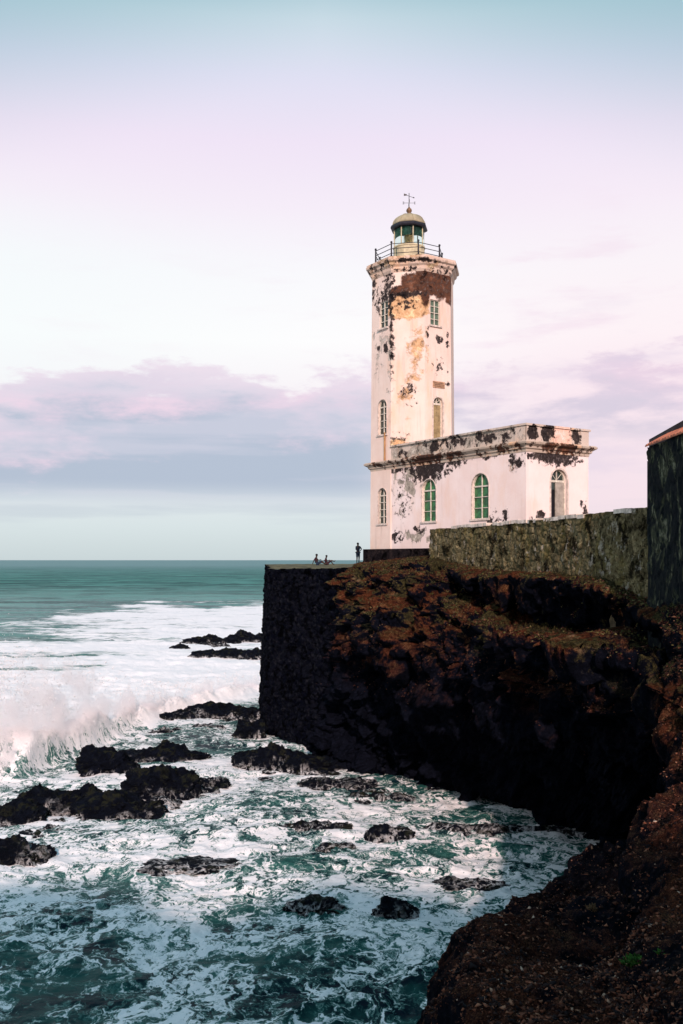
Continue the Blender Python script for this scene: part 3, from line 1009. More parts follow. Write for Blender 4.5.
def on_plane(px, py, axis, val):
    """local coordinate and height where the pixel ray meets local plane (axis 'w' or 'u' = val)"""
    k = (px - 341.5) / FPX
    if axis == 'w':
        bx, by, d = AX + W3v.x * val, AY + W3v.y * val, U3
    else:
        bx, by, d = AX + U3.x * val, AY + U3.y * val, W3v
    tt = (k * by - bx) / (d.x - k * d.y)
    return tt, (HZ - py) / FPX * (by + d.y * tt)


def octo(r0, z, cx=None, cy=None, scale=1.0, n=8):
    """octagon outline grown outwards by r0"""
    cx = s8 / 2 if cx is None else cx
    cy = s8 * (1 + math.sqrt(2)) / 2 if cy is None else cy
    ap = (s8 * (1 + math.sqrt(2)) / 2) * scale + r0
    rr = ap / math.cos(math.pi / 8)
    return [(cx + rr * math.cos(R(-112.5 + 45 * i)), cy + rr * math.sin(R(-112.5 + 45 * i)), z) for i in range(8)]


ZB, ZD = 0.70, 19.1
m_black = ((0.006, 0.005, 0.009), (0.045, 0.034, 0.030))
m_brown = ((0.055, 0.022, 0.013), (0.12, 0.05, 0.028))
m_orange = ((0.42, 0.19, 0.075), (0.60, 0.34, 0.17))
m_grey = ((0.22, 0.20, 0.165), (0.50, 0.44, 0.38))
f2x, f2y = (s8 + s8 * 1.7071) / 2, s8 * 0.3536        # centre of the diagonal face
f3u, f3w = s8 * 1.7071, s8 * 1.2071                   # centre of the right face

mat_tower = plaster('tower_plaster', (0.76, 0.635, 0.57), [
    ([(s8 / 2, 0, 13.8, 1.6, 0.5, 3.2, 0.36), (s8 * 0.95, 0, 12.6, .5, .6, 4.4, 0.5)], (0.38, 0.34, 0.30), (0.62, 0.55, 0.48), 1.6, 1.0),
    ([(f2x, f2y, 15.95, 1.6, 1.6, 0.95, 1.3), (f2x + .35, f2y + .35, 13.6, 0.9, 1.0, 1.6, 0.70), (f2x + .2, f2y + .2, 11.6, 0.9, 1.0, 1.5, 0.62), (f2x, f2y, 10.2, 0.9, 1.0, 1.0, 0.66),
      (f3u, f3w - .9, 13.5, .3, .4, 2.2, .55), (s8 * 1.2, 0.3, 7.35, 1.0, 0.9, 0.5, 0.9), (f2x, f2y, 8.5, 1.0, 0.9, 2.0, 0.40)], (0.50, 0.28, 0.13), (0.68, 0.46, 0.28), 1.5, 0.45),
    ([(f2x + .45, f2y + .5, 17.45, 1.2, 1.3, 0.8, 1.4), (f2x - .4, f2y - .4, 17.0, 0.7, 0.8, 0.45, 1.1), (f3u, f3w - .2, 17.65, 0.9, 2.0, 1.15, 1.7), (f3u, f3w - 0.95, 16.7, 0.6, 0.40, 1.0, 1.3),
      (f3u, f3w + 1.0, 17.0, 0.6, 0.5, 1.0, 1.2), (f3u, f3w + .3, 17.1, 0.6, 0.5, .6, 1.0)], (0.030, 0.013, 0.010), (0.125, 0.055, 0.032), 1.3, 0.58),
    ([(s8 * .85, -.02, 17.2, 0.75, 0.5, 1.9, 0.80), (s8 * 0.62, 0, 16.2, 0.9, 0.5, 0.8, 0.82), (s8 * 0.1, 0, 17.6, 0.4, 0.5, 1.2, 0.75), (s8 * 0.4, 0, 17.0, 0.9, 0.5, .9, 0.6),
      (s8 * 1.0, 0, 14.2, 0.30, 0.4, 3.2, 0.66), (s8 * .35, 0, 13.6, 0.22, 0.4, 0.25, 0.9), (s8 * .72, 0, 13.5, 0.35, 0.4, 0.40, 1.15), (s8 * .95, 0, 16.5, 0.4, 0.4, 1.2, 0.9),
      (f2x, f2y, 16.72, 1.6, 1.6, 0.30, 0.92), (f2x - .1, f2y, 16.1, 0.9, 1.0, 0.40, 0.66), (f3u, f3w + .12, 14.0, 0.4, 0.30, 0.32, 1.05), (f3u, f3w - .85, 14.2, 0.4, 0.2, 0.9, 0.6), (f3u, f3w + .8, 13.9, 0.4, 0.2, 0.9, 0.6),
      (f2x - .1, f2y, 10.7, 0.75, 0.8, 0.45, 0.60), (f2x + .3, f2y, 10.2, 0.6, 0.8, .8, 0.48), (f3u, f3w + .75, 11.2, .4, .25, .2, .9), (f3u, f3w + .2, 12.2, .4, .9, .9, .45), (s8 * 1.2, 0.3, 7.6, 1.0, 0.9, 0.6, 0.6)], m_black[0], m_black[1], 2.8, 0.85),
], dirt=0.45)
mb = MB()
mb.rings([octo(0.06, ZB), octo(0.06, 1.2), octo(0.03, 6.0), octo(-0.06, ZD - 0.9)])
shaft = mb.build('tower_shaft', mat_tower, LH)

mat_cornice = plaster('cornice_plaster', (0.62, 0.50, 0.42), [
    ([(f2x, f2y, 18.8, 3, 3, 1.0, 0.52)], (0.40, 0.26, 0.15), (0.58, 0.42, 0.28), 1.4, 0.9),
    ([(s8 * .4, -.4, 18.5, 1.9, 0.9, 0.7, 0.68), (f2x, f2y, 18.78, 4.4, 4.4, 0.16, 0.72), (f3u + .4, f3w + .8, 18.3, 0.8, 1.1, 0.6, 0.68), (f2x, f2y, 18.3, 4.4, 4.4, 0.22, 0.5)], m_black[0], m_black[1], 2.4, 1.1)], dirt=0.7)
mb = MB()
mb.rings([octo(-0.055, ZD - 0.95), octo(0.02, ZD - 0.80), octo(0.04, ZD - 0.62), octo(0.16, ZD - 0.50), octo(0.19, ZD - 0.36), octo(0.31, ZD - 0.28),
          octo(0.33, ZD - 0.16), octo(0.28, ZD - 0.14), octo(0.28, ZD - 0.02), octo(0.20, ZD)])
cor = mb.build('tower_cornice', mat_cornice, LH)

# house
EX = 5.85
mat_house = plaster('house_plaster', (0.84, 0.73, 0.71), [
    ([(3.6, 0, 4.4, 2.0, 0.7, 1.9, 0.66), (6.3, 0, 5.2, 1.7, 0.7, .9, 0.5), (4.4, 0, 1.4, 1.9, 0.7, 0.55, 0.62), (3, 0, 3.2, 1.6, .6, 1.6, .36), (13.2, 0, 5.2, .9, .6, .6, .8)], m_grey[0], m_grey[1], 1.3, 0.95),
    ([(13.3, 0, 4.9, 0.5, .5, 0.35, 0.7)], m_orange[0], m_orange[1], 1.5, 0.8),
    ([(5.8, 0, 5.35, 2.1, 0.6, 0.75, 1.15), (8.3, 0, 5.6, 1.4, .6, .35, .95), (2.5, 0, 5.7, 2.4, .6, .28, .8), (13.35, 0, 5.2, 0.75, 0.6, .55, 0.75), (11.5, 0, 5.7, 1.2, .6, .25, .6),
      (LEN, 2.2, 5.55, .6, 2.0, .50, 1.2), (LEN, 1.0, 5.5, .6, 1.3, .45, .7), (LEN, 0.3, 1.2, 0.8, .5, .8, .7), (0.9, 0, 1.75, 1.0, .6, .55, 0.95), (2.5, 0, 1.45, 1.2, .6, .45, 0.72), (5.1, 0, 1.8, .9, .6, .3, 0.72),
      (11.6, 0, 2.1, .7, .6, .8, 0.66), (12.5, 0, 2.2, .5, .6, .9, 0.62), (LEN, 1.0, 2.1, .5, .7, .5, 0.95), (LEN, 4.4, 2.3, .5, .4, 1.6, 0.62), (3.3, 0, 3.6, 1.2, .5, 1.4, .42), (0.2, 0, 5.6, 1.0, .5, .3, .7)],
     m_black[0], m_black[1], 2.3, 1.05),
], dirt=0.24)
mb = MB()
mb.box(0.0, 0.0, ZB, LEN, DEP, EX)
house = mb.build('house_wall', mat_house, LH)

mat_par = plaster('parapet_plaster', (0.56, 0.49, 0.43), [
    ([(LEN, 2.7, 6.8, 1, .8, .8, 1.3)], (0.72, 0.47, 0.38), (0.80, 0.56, 0.46), 0.8, 0.3),
    ([(8, 0, 6.7, 9, .8, .9, 0.62)], m_grey[0], m_grey[1], 1.3, 0.9),
    ([(6.5, 0, 6.75, 1.1, .8, .5, 0.95), (8.3, 0, 6.8, 1.0, .8, .45, 0.95), (10.8, 0, 6.7, 1.3, .8, .5, 0.72), (12.8, 0, 6.7, 1.0, .8, .5, 0.78), (3.3, 0, 6.7, .9, .8, .5, .6),
      (LEN, .45, 6.8, .5, .42, .5, 1.5), (LEN, 1.6, 6.8, .5, .55, .5, 1.4), (LEN, 3.7, 6.8, .5, .55, .6, 0.95)], m_black[0], m_black[1], 2.0, 1.0)], dirt=0.8)
mb = MB()
th = 0.34
mb.box(s8 + 0.05, 0.03, EX + 0.40, LEN - 0.03, th, 7.10)
mb.box(LEN - th, th + 0.002, EX + 0.40, LEN - 0.03, DEP - 0.03, 7.10)
mb.box(s8 + 2, DEP - th, EX + 0.40, LEN - th - 0.002, DEP - 0.035, 7.10)
for a, b in ((s8 + 0.05, s8 + 0.75), (LEN - 0.85, LEN + 0.03)):          # piers
    mb.box(a, -0.03, EX + 0.40, b, 0.028, 7.09)
for a, b in ((-0.03, 0.16), (0.70, 1.0), (2.05, 3.3), (4.1, 4.75)):
    mb.box(LEN - 0.028, a, EX + 0.40, LEN + 0.03, b, 7.09)
par = mb.build('parapet', mat_par, LH)
mb = MB()
mb.box(s8 + 0.02, -0.10, 7.102, LEN + 0.10, th + .06, 7.21)
mb.box(LEN - th - .06, th + .062, 7.102, LEN + 0.10, DEP + .10, 7.21)
mb.box(s8 + 2, DEP - th - .06, 7.102, LEN - th - .062, DEP + .10, 7.21)
mb.build('parapet_coping', mat_par, LH)
mat_hc = plaster('house_cornice_plaster', (0.50, 0.43, 0.36), [
    ([(5.8, -.3, 6.0, 2.3, .8, .5, 1.0), (8.6, -.3, 6.0, 1.5, .8, .35, .7), (1.6, -.3, 6.0, 2.4, .8, .35, .78), (12.8, -.3, 6.0, 1.6, .8, .4, .72), (LEN + .3, 2.6, 6.0, .8, 2.4, .4, 1.0), (10.6, -.3, 5.9, 1, .8, .3, .6)],
     m_black[0], m_brown[1], 2.2, 1.0)], dirt=0.9)


def hrect(g, z):
    return [(-g, -g, z), (LEN + g, -g, z), (LEN + g, DEP + g, z), (-g, DEP + g, z)]


mb = MB()
mb.rings([hrect(0.03, EX - 0.14), hrect(0.05, EX + 0.0), hrect(0.14, EX + 0.05), hrect(0.16, EX + 0.16), hrect(0.34, EX + 0.27), hrect(0.37, EX + 0.36), hrect(0.33, EX + 0.37), hrect(0.30, EX + 0.43), hrect(0.0, EX + 0.47)])
mb.build('house_cornice', mat_hc, LH)
m_plinth = stone_material('plinth_stone', (0.010, 0.008, 0.010), (0.02, 0.016, 0.018), (0.04, 0.030, 0.028), 1.5, (0.03, 0.02, 0.02), 0.4)
mb = MB()
mb.box(-0.35, -0.40, -0.6, LEN + 0.2, DEP + 0.2, ZB - 0.002)
mb.build('plinth', m_plinth, LH)
mb = MB()
mb.box(-0.2, -0.01, ZB, 0.16, 0.5, EX - 0.15)     # corner strip on the far left end
# (kept inside the shaft) small lean pilaster
mb.bm.free()

# openings --------------------------------------------------------------
M_wh = simple('window_paint', (0.60, 0.56, 0.48), 0.6, var=0.25, scale=8)
M_gr = simple('green_shutter', (0.022, 0.12, 0.038), 0.25, var=0.6, scale=3.5, spec=0.5)
M_dk = simple('dark_glass', (0.018, 0.035, 0.030), 0.12, var=0.5, scale=3.0, spec=0.6)
M_sh = simple('sage_shutter', (0.075, 0.12, 0.085), 0.4, var=0.4, scale=3.0, spec=0.5)
M_dr = simple('faded_door', (0.30, 0.23, 0.12), 0.7, var=0.3, scale=5)
M_dg = simple('grey_door', (0.34, 0.31, 0.27), 0.7, var=0.25, scale=4)
M_hall_shade = simple('hall_shade_black', (0.008, 0.008, 0.012), 0.9)
M_st = simple('sill_stone', (0.58, 0.50, 0.45), 0.9, var=0.3, scale=5)


def arch_pts(x0, x1, z0, z1, inset=0.0, n=12, arched=True):
    x0 += inset
    x1 -= inset
    z0 += inset
    z1 -= inset
    if not arched:
        return [(x0, z0), (x1, z0), (x1, z1), (x0, z1)]
    r = (x1 - x0) / 2
    cx = (x0 + x1) / 2
    pts = [(x0, z0), (x1, z0)]
    for i in range(n + 1):
        a = math.pi * i / n
        pts.append((cx + r * math.cos(a), z1 - r + r * math.sin(a)))
    return pts


def frame_ring(mb, outer, inner, y0, y1, Mx):
    bm = mb.bm
    mk = lambda p, y: Mx @ Vector((p[0], y, p[1]))
    n = len(outer)
    o0 = [bm.verts.new(mk(p, y0)) for p in outer]
    o1 = [bm.verts.new(mk(p, y1)) for p in outer]
    i0 = [bm.verts.new(mk(p, y0)) for p in inner]
    i1 = [bm.verts.new(mk(p, y1)) for p in inner]
    for k_ in range(n):
        j = (k_ + 1) % n
        bm.faces.new((o0[k_], o0[j], i0[j], i0[k_]))
        bm.faces.new((o1[j], o1[k_], i1[k_], i1[j]))
        bm.faces.new((o0[j], o0[k_], o1[k_], o1[j]))
        bm.faces.new((i0[k_], i0[j], i1[j], i1[k_]))


ID = Matrix.Identity(4)


def side_matrix(u):
    """x -> +w, y (inwards) -> -u"""
    return Matrix(((0, -1, 0, u), (1, 0, 0, 0), (0, 0, 1, 0), (0, 0, 0, 1)))


OPEN = []


def window(host, rect, Mx, arched, pane_mat, rows=3, depth=0.16, surround=0.0, sill=True, y_off=0.0, lab=None):
    x0, x1, z0, z1 = rect
    mbc = MB()
    pts = arch_pts(x0, x1, z0, z1, 0, 12, arched)
    mbc.poly_prism(pts, -0.5, depth + 0.22, 'y', Mx)
    OPEN.append((host, mbc))
    fr = MB()
    wdt = 0.042
    inner = arch_pts(x0, x1, z0, z1, wdt, 12, arched)
    outer = arch_pts(x0, x1, z0, z1, 0.004, 12, arched)
    frame_ring(fr, outer, inner, depth - 0.05, depth + 0.03, Mx)
    cx = (x0 + x1) / 2
    r = (x1 - x0) / 2
    ztop = z1 - r if arched else z1
    fr.box(cx - 0.025, depth - 0.04, z0 + wdt, cx + 0.025, depth + 0.02, z1 - wdt - 0.01, Mx)
    if arched:
        fr.box(x0 + wdt, depth - 0.045, ztop - 0.055, x1 - wdt, depth + 0.015, ztop + 0.025, Mx)
    hh_ = (ztop - z0)
    for i in range(1, rows):
        z = z0 + hh_ * i / rows
        fr.box(x0 + wdt, depth - 0.038, z - 0.018, x1 - wdt, depth + 0.012, z + 0.018, Mx)
    f = fr.build('window', M_wh, LH)
    if lab:
        f['label'] = lab
    pn_ = MB()
    pn_.poly_prism(arch_pts(x0, x1, z0, z1, 0.02, 12, arched), depth + 0.035, depth + 0.06, 'y', Mx)
    pn_.build('pane', pane_mat, f)
    if surround:
        sr = MB()
        frame_ring(sr, arch_pts(x0 - surround, x1 + surround, z0, z1 + surround, 0, 12, arched), arch_pts(x0 + .004, x1 - .004, z0, z1 - .004, 0, 12, arched), -0.025, 0.05, Mx)
        sr.build('surround', M_st, f)
    if sill:
        sl = MB()
        sl.box(x0 - 0.10, -0.08, z0 - 0.10, x1 + 0.10, depth - 0.055, z0 - 0.003, Mx)
        sl.build('sill', M_st, f)
    return f


def prect(xa, xb, ya, yb, axis, val):
    a, z1 = on_plane(xa, ya, axis, val)
    b, z0 = on_plane(xb, yb, axis, val)
    _, z1 = on_plane((xa + xb) / 2, ya, axis, val)
    _, z0 = on_plane((xa + xb) / 2, yb, axis, val)
    return (a, b, z0, z1)


T0 = Matrix.Translation((0, -0.02, 0))
window('s', prect(379.2, 387.4, 301.5, 328.0, 'w', 0), T0, False, M_dk, 4)
window('s', prect(378.4, 387.0, 399.5, 434.5, 'w', 0), T0, True, M_dk, 4, surround=0.025)
window('hs', prect(378.6, 387.2, 488.0, 523.8, 'w', 0), ID if False else Matrix.Translation((0, -0.05, 0)), True, M_dk, 4, surround=0.025)
window('h', prect(421.9, 436.0, 479.0, 521.6, 'w', 0), ID, True, M_gr, 3, surround=0.035, lab='arched window with green panes')
window('h', prect(471.8, 488.8, 473.2, 518.8, 'w', 0), ID, True, M_gr, 3, surround=0.035, lab='arched window with green panes')
FU = s8 * 1.7071
window('s', prect(430.8, 440.4, 299.8, 325.4, 'u', FU), side_matrix(FU - 0.0), False, M_sh, 4)


def door(host, rect, Mx, leaf_mat, half_open=False, depth=0.2, lab=None):
    x0, x1, z0, z1 = rect
    mbc = MB()
    mbc.poly_prism(arch_pts(x0, x1, z0, z1, 0, 12, True), -0.5, depth + (1.2 if half_open else 0.25), 'y', Mx)
    OPEN.append((host, mbc))
    fr = MB()
    frame_ring(fr, arch_pts(x0, x1, z0, z1, 0.004, 12), arch_pts(x0, x1, z0, z1, 0.07, 12), depth - 0.06, depth + 0.04, Mx)
    r = (x1 - x0) / 2
    zt_ = z1 - r
    fr.box(x0 + 0.07, depth - 0.05, zt_ - 0.08, x1 - 0.07, depth + 0.03, zt_ + 0.04, Mx)
    cx = (x0 + x1) / 2
    fr.box(cx - 0.02, depth - 0.04, zt_ + 0.04, cx + 0.02, depth + 0.02, z1 - 0.07, Mx)
    for sgn in (-1, 1):
        a = Mx @ Vector((cx, depth, zt_ + 0.04))
        b = Mx @ Vector((cx + sgn * r * 0.66, depth, zt_ + r * 0.68))
        fr.rod(a, b, 0.02, 5)
    f = fr.build('door', M_wh, LH)
    if lab:
        f['label'] = lab
    lf = MB()
    xa = cx + 0.02 if half_open else x0 + 0.07
    lf.box(xa - 0.10 if half_open else xa, depth - 0.02, z0, x1 - 0.07, depth + 0.03, zt_ - 0.082, Mx)
    nb = 4
    for i in range(nb):
        a = (xa - (0.10 if half_open else 0)) + 0.04
        b = x1 - 0.11
        w_ = (b - a) / nb
        lf.box(a + i * w_ + 0.012, depth - 0.034, z0 + 0.1, a + (i + 1) * w_ - 0.012, depth - 0.021, zt_ - 0.16, Mx)
    lf.build('leaf', leaf_mat, f)
    fl = MB()
    fl.poly_prism(arch_pts(x0, x1, zt_ - 0.5, z1, 0.02, 12, True), depth + 0.045, depth + 0.06, 'y', Mx)
    fl.build('fanlight', M_dk, f)
    if half_open:
        ins = MB()
        ins.box(x0 + 0.01, depth + 0.10, z0 + 0.01, x1 - 0.01, depth + 0.14, z1 - 0.01, Mx)  # near-black panel behind the gap, the hall's shade put into its colour
        ins.build('hall_shade_panel', M_hall_shade, f)
    sr = MB()
    frame_ring(sr, arch_pts(x0 - 0.09, x1 + 0.09, z0, z1 + 0.09, 0, 12), arch_pts(x0 + .004, x1 - .004, z0, z1 - .004, 0, 12), -0.03, 0.05, Mx)
    sr.build('surround', M_st, f)
    return f


rt = prect(433.2, 442.8, 397.2, 446.0, 'u', FU)
door('s', rt, side_matrix(FU - 0.0), M_dr, lab='narrow closed door high on the tower')
rd = prect(550.8, 567.0, 469.3, 519.0, 'u', LEN)
door('h', (rd[0], rd[1], 0.95, rd[3]), side_matrix(LEN), M_dg, True, lab='arched door standing half open')
for tgt, key in ((shaft, 's'), (house, 'h')):
    for host, mbc in OPEN:
        if key in host:
            if host == 'hs':
                c2 = MB()
                c2.bm.free()
                c2.bm = mbc.bm.copy()
                cut(tgt, c2)
            else:
                cut(tgt, mbc)
# plaque over the tower door
pr = prect(432.8, 444.4, 381.6, 388.0, 'u', FU)
mb = MB()
mb.box(pr[0], -0.04, pr[2], pr[1], -0.001, pr[3], side_matrix(FU))
pq = mb.build('plaque', simple('plaque_stone', (0.40, 0.24, 0.15), 0.9, var=0.4, scale=6), LH)
mb = MB()
for i in range(3):
    zz = pr[2] + (pr[3] - pr[2]) * (0.25 + 0.25 * i)
    mb.box(pr[0] + 0.1, -0.052, zz - 0.025, pr[1] - 0.1, -0.041, zz + 0.02, side_matrix(FU))
mb.build('worn_lines', simple('plaque_wear', (0.20, 0.12, 0.08), 0.9), pq)
# rusty down pipe stub beside the tower foot
mb = MB()
mb.rod((1.62, -0.10, 6.3), (1.62, -0.10, 8.1), 0.06, 8)
mb.build('drain_pipe', simple('rusty_pipe', (0.36, 0.20, 0.09), 0.8), LH)

# lantern ----------------------------------------------------------------
M_iron = simple('black_iron', (0.015, 0.014, 0.022), 0.5, var=0.4, scale=6)
M_dome = simple('dome_paint', (0.34, 0.30, 0.20), 0.55, var=0.22, scale=2.0)
M_cream = simple('lantern_cream', (0.50, 0.45, 0.30), 0.6, var=0.25, scale=3)
M_green = simple('lantern_green', (0.02, 0.08, 0.055), 0.4, var=0.3, scale=3)
M_brass = simple('brass', (0.17, 0.10, 0.055), 0.6, 0.1, var=0.4, scale=6)
lcx, lcy = s8 / 2 - 0.16, s8 * (1 + math.sqrt(2)) / 2 - 0.20
LR = 1.02
lo = lambda r, z, n=16: [(lcx + r * math.cos(2 * math.pi * (i + .5) / n), lcy + r * math.sin(2 * math.pi * (i + .5) / n), z) for i in range(n)]

rail = MB()
rail_r = (s8 * (1 + math.sqrt(2)) / 2) * 0.80 / math.cos(math.pi / 8)
rp = [(lcx + rail_r * math.cos(R(-112.5 + 45 * i)), lcy + rail_r * math.sin(R(-112.5 + 45 * i))) for i in range(8)]
for i in range(8):
    a, b = rp[i], rp[(i + 1) % 8]
    for z in (0.42, 0.72, 1.02):
        rail.rod((a[0], a[1], ZD + z), (b[0], b[1], ZD + z), 0.024, 6)
rl = rail.build('railing', M_iron, LH)
for i in range(8):
    pmb = MB()
    x, y = rp[i]
    pmb.lathe([(0.055, 0.2), (0.045, 1.06), (0.075, 1.09), (0.06, 1.18), (0.0005, 1.2)], 8, (x, y, ZD))
    pmb.box(x - 0.15, y - 0.15, ZD + 0.001, x + 0.15, y + 0.15, ZD + 0.22)
    pmb.build('post', M_iron, rl)

lan = MB()
lan.rings([lo(LR + 0.06, ZD + 0.001), lo(LR + 0.06, ZD + 0.18), lo(LR, ZD + 0.2), lo(LR, ZD + 1.25), lo(LR + 0.04, ZD + 1.27), lo(LR + 0.04, ZD + 1.36), lo(LR - 0.05, ZD + 1.361)])
room = lan.build('lantern_room', M_cream, LH)
gd = MB()     # green service door in the drum, facing the sea side
for aoff in (0, 1):
    pass
ang = math.atan2(-1.0, -0.35)
q = []
for da in (-0.33, 0.33):
    q.append((lcx + (LR + 0.012) * math.cos(ang + da), lcy + (LR + 0.012) * math.sin(ang + da)))
for da in (0.33, -0.33):
    q.append((lcx + (LR - 0.2) * math.cos(ang + da), lcy + (LR - 0.2) * math.sin(ang + da)))
gd.poly_prism(q, ZD + 0.22, ZD + 1.22)
gd.build('service_door', M_green, room)
# glazing bars and green blinds, the glass between them
for i in range(8):
    bars = MB()
    a = 2 * math.pi * (i + .5) / 8
    bars.rod((lcx + (LR - 0.02) * math.cos(a), lcy + (LR - 0.02) * math.sin(a), ZD + 1.36), (lcx + (LR - 0.02) * math.cos(a), lcy + (LR - 0.02) * math.sin(a), ZD + 2.52), 0.035, 6)
    bars.build('glazing_bar', M_cream, room)
bl = MB()
n_ = 24
for i in range(n_):
    dd = (math.degrees(2 * math.pi * (i + .5) / n_) + 37.7 + 180) % 360 - 180
    if abs(dd) > 100 or i == 22:
        continue
    a0, a1 = 2 * math.pi * i / n_, 2 * math.pi * (i + 1) / n_
    bl.poly_prism([(lcx + r * math.cos(a), lcy + r * math.sin(a)) for r, a in ((LR - 0.12, a0), (LR - 0.12, a1), (LR - 0.16, a1), (LR - 0.16, a0))], ZD + 1.95, ZD + 2.5)
bl.build('green_blind', M_green, room)
mgl, tg, bg = mat_new('lantern_glass')
bg.inputs['Base Color'].default_value = (0.8, 0.95, 0.88, 1)
bg.inputs['Roughness'].default_value = 0.05
bg.inputs['Transmission Weight'].default_value = 1.0
bg.inputs['IOR'].default_value = 1.05
gl = MB()
gl.rings([lo(LR - 0.04, ZD + 1.362), lo(LR - 0.04, ZD + 2.50)], closed_ends=False)
gl.build('glass', mgl, room)
lp = MB()
lp.lathe([(0.001, 1.3), (0.30, 1.31), (0.30, 1.40), (0.14, 1.45), (0.14, 1.65), (0.24, 1.70), (0.30, 1.85), (0.32, 2.0), (0.30, 2.15), (0.2, 2.3), (0.001, 2.32)], 16, (lcx, lcy, ZD))
lp.build('lamp_lens', simple('lens', (0.75, 0.55, 0.30), 0.25, var=0.3, scale=6), room)
ev = MB()
oc8 = lambda r, z: [(lcx + r * math.cos(R(-112.5 + 45 * i)), lcy + r * math.sin(R(-112.5 + 45 * i)), z) for i in range(8)]
ev.rings([oc8(1.02, ZD + 2.50), oc8(1.22, ZD + 2.52), oc8(1.26, ZD + 2.60), oc8(1.20, ZD + 2.76), oc8(1.08, ZD + 2.77)])
dm_e = ev.build('eave', M_iron, LH)
dm = MB()
dprof = [(1.10, ZD + 2.771)]
for i in range(1, 9):
    a = math.pi / 2 * i / 9
    dprof.append((1.10 * math.cos(a), ZD + 2.77 + 0.78 * math.sin(a)))
dprof += [(0.15, ZD + 3.55), (0.15, ZD + 3.60)]
dm.lathe(dprof, 24, (lcx, lcy, 0))
dome = dm.build('dome', M_dome, LH, True)
for i in range(8):
    rb = MB()
    a = R(-112.5 + 45 * i)
    for j in range(8):
        t0, t1 = math.pi / 2 * j / 9, math.pi / 2 * (j + 1) / 9
        rb.rod((lcx + 1.11 * math.cos(t0) * math.cos(a), lcy + 1.11 * math.cos(t0) * math.sin(a), ZD + 2.775 + 0.785 * math.sin(t0)),
               (lcx + 1.11 * math.cos(t1) * math.cos(a), lcy + 1.11 * math.cos(t1) * math.sin(a), ZD + 2.775 + 0.785 * math.sin(t1)), 0.02, 4)
    rb.build('dome_rib', M_dome, dome)
fn = MB()
fn.lathe([(0.17, 3.50), (0.19, 3.56), (0.12, 3.60), (0.11, 3.68), (0.17, 3.74), (0.19, 3.82), (0.16, 3.91), (0.08, 3.98), (0.04, 4.06), (0.02, 4.10)], 14, (lcx, lcy, ZD))
fin = fn.build('finial', M_brass, dome, True)
vn = MB()
zt_ = ZD + 4.02
vn.rod((lcx, lcy, zt_), (lcx, lcy, zt_ + 0.95), 0.022, 6)
h4 = zt_ + 0.30
xw = Vector((U3.x, -U3.y, 0))        # world x axis in local terms
xw = Vector((1 * U3.x, 1 * W3v.x, 0))
yw = Vector((U3.y, W3v.y, 0))
cc = Vector((lcx, lcy, 0))
for d in (xw, -xw, yw, -yw):
    e = cc + d * 0.30
    vn.rod((lcx, lcy, h4), (e.x, e.y, h4), 0.012, 5)
    c3 = Vector((e.x, e.y, h4))
    q0 = c3 + d * 0.04
    vn.rod(q0 + Vector((0, 0, -0.075)), q0 + Vector((0, 0, 0.075)), 0.016, 5)
    for zz in (-0.075, 0, 0.075):
        vn.rod(q0 + Vector((0, 0, zz)), q0 + d * 0.085 + Vector((0, 0, zz * 0.9)), 0.013, 5)
vane = vn.build('weather_vane', M_iron, LH)
ar = MB()
ta, tb_ = cc + xw * -0.24 + Vector((0, 0, zt_ + 0.83)), cc + xw * 0.27 + Vector((0, 0, zt_ + 0.66))
ar.rod(ta, tb_, 0.014, 5)
ar.rod(tb_, tb_ + xw * 0.11 + Vector((0, 0, -0.035)), 0.05, 6, 0.002)
ar.rings([[ta + xw * 0.10 + yw * 0.012 + Vector((0, 0, -0.03)), ta + xw * 0.10 - yw * 0.012 + Vector((0, 0, -0.03)), ta + xw * 0.10 - yw * 0.012 + Vector((0, 0, 0.03)), ta + xw * 0.10 + yw * 0.012 + Vector((0, 0, 0.03))],
          [ta - xw * 0.10 + yw * 0.012 + Vector((0, 0, -0.07)), ta - xw * 0.10 - yw * 0.012 + Vector((0, 0, -0.07)), ta - xw * 0.10 - yw * 0.012 + Vector((0, 0, 0.09)), ta - xw * 0.10 + yw * 0.012 + Vector((0, 0, 0.09))]])
ar.build('arrow', M_iron, vane)

# ------------------------------------------------------------------ dark building on the right
db = empty('old_building', (9.6, 30, 0))
tag(db, 'tall dark mould stained old building with a red tile eave at the right edge', 'building')
m, t, b = mat_new('mould_wall')
co = t.add('ShaderNodeTexCoord').outputs['Object']
sv = t.v('MULTIPLY', co, (1.7, 1.7, 0.85))
n1 = t.noise(sv, 1.3, 7, 0.62, 0.8)
n2 = t.noise(co, 5, 8, 0.7)
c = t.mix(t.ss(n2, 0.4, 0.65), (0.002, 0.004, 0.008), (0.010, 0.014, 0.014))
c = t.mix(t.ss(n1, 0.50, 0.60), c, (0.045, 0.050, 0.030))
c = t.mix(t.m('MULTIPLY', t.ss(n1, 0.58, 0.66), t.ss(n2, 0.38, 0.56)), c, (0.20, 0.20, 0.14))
t.put(b.inputs['Base Color'], c)
b.inputs['Roughness'].default_value = 0.95
b.inputs['Specular IOR Level'].default_value = 0.1
bp = t.add('ShaderNodeBump')
bp.inputs['Distance'].default_value = 0.08
t.put(bp.inputs['Height'], n2)
t.put(b.inputs['Normal'], bp.outputs[0])
M_mould = m
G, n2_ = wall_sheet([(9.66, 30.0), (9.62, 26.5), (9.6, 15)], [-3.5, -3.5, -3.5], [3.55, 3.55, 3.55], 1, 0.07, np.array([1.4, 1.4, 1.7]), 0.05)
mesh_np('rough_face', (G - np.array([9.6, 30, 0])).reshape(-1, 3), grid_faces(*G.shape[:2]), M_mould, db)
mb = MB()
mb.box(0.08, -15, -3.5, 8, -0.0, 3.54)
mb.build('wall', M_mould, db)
mb = MB()
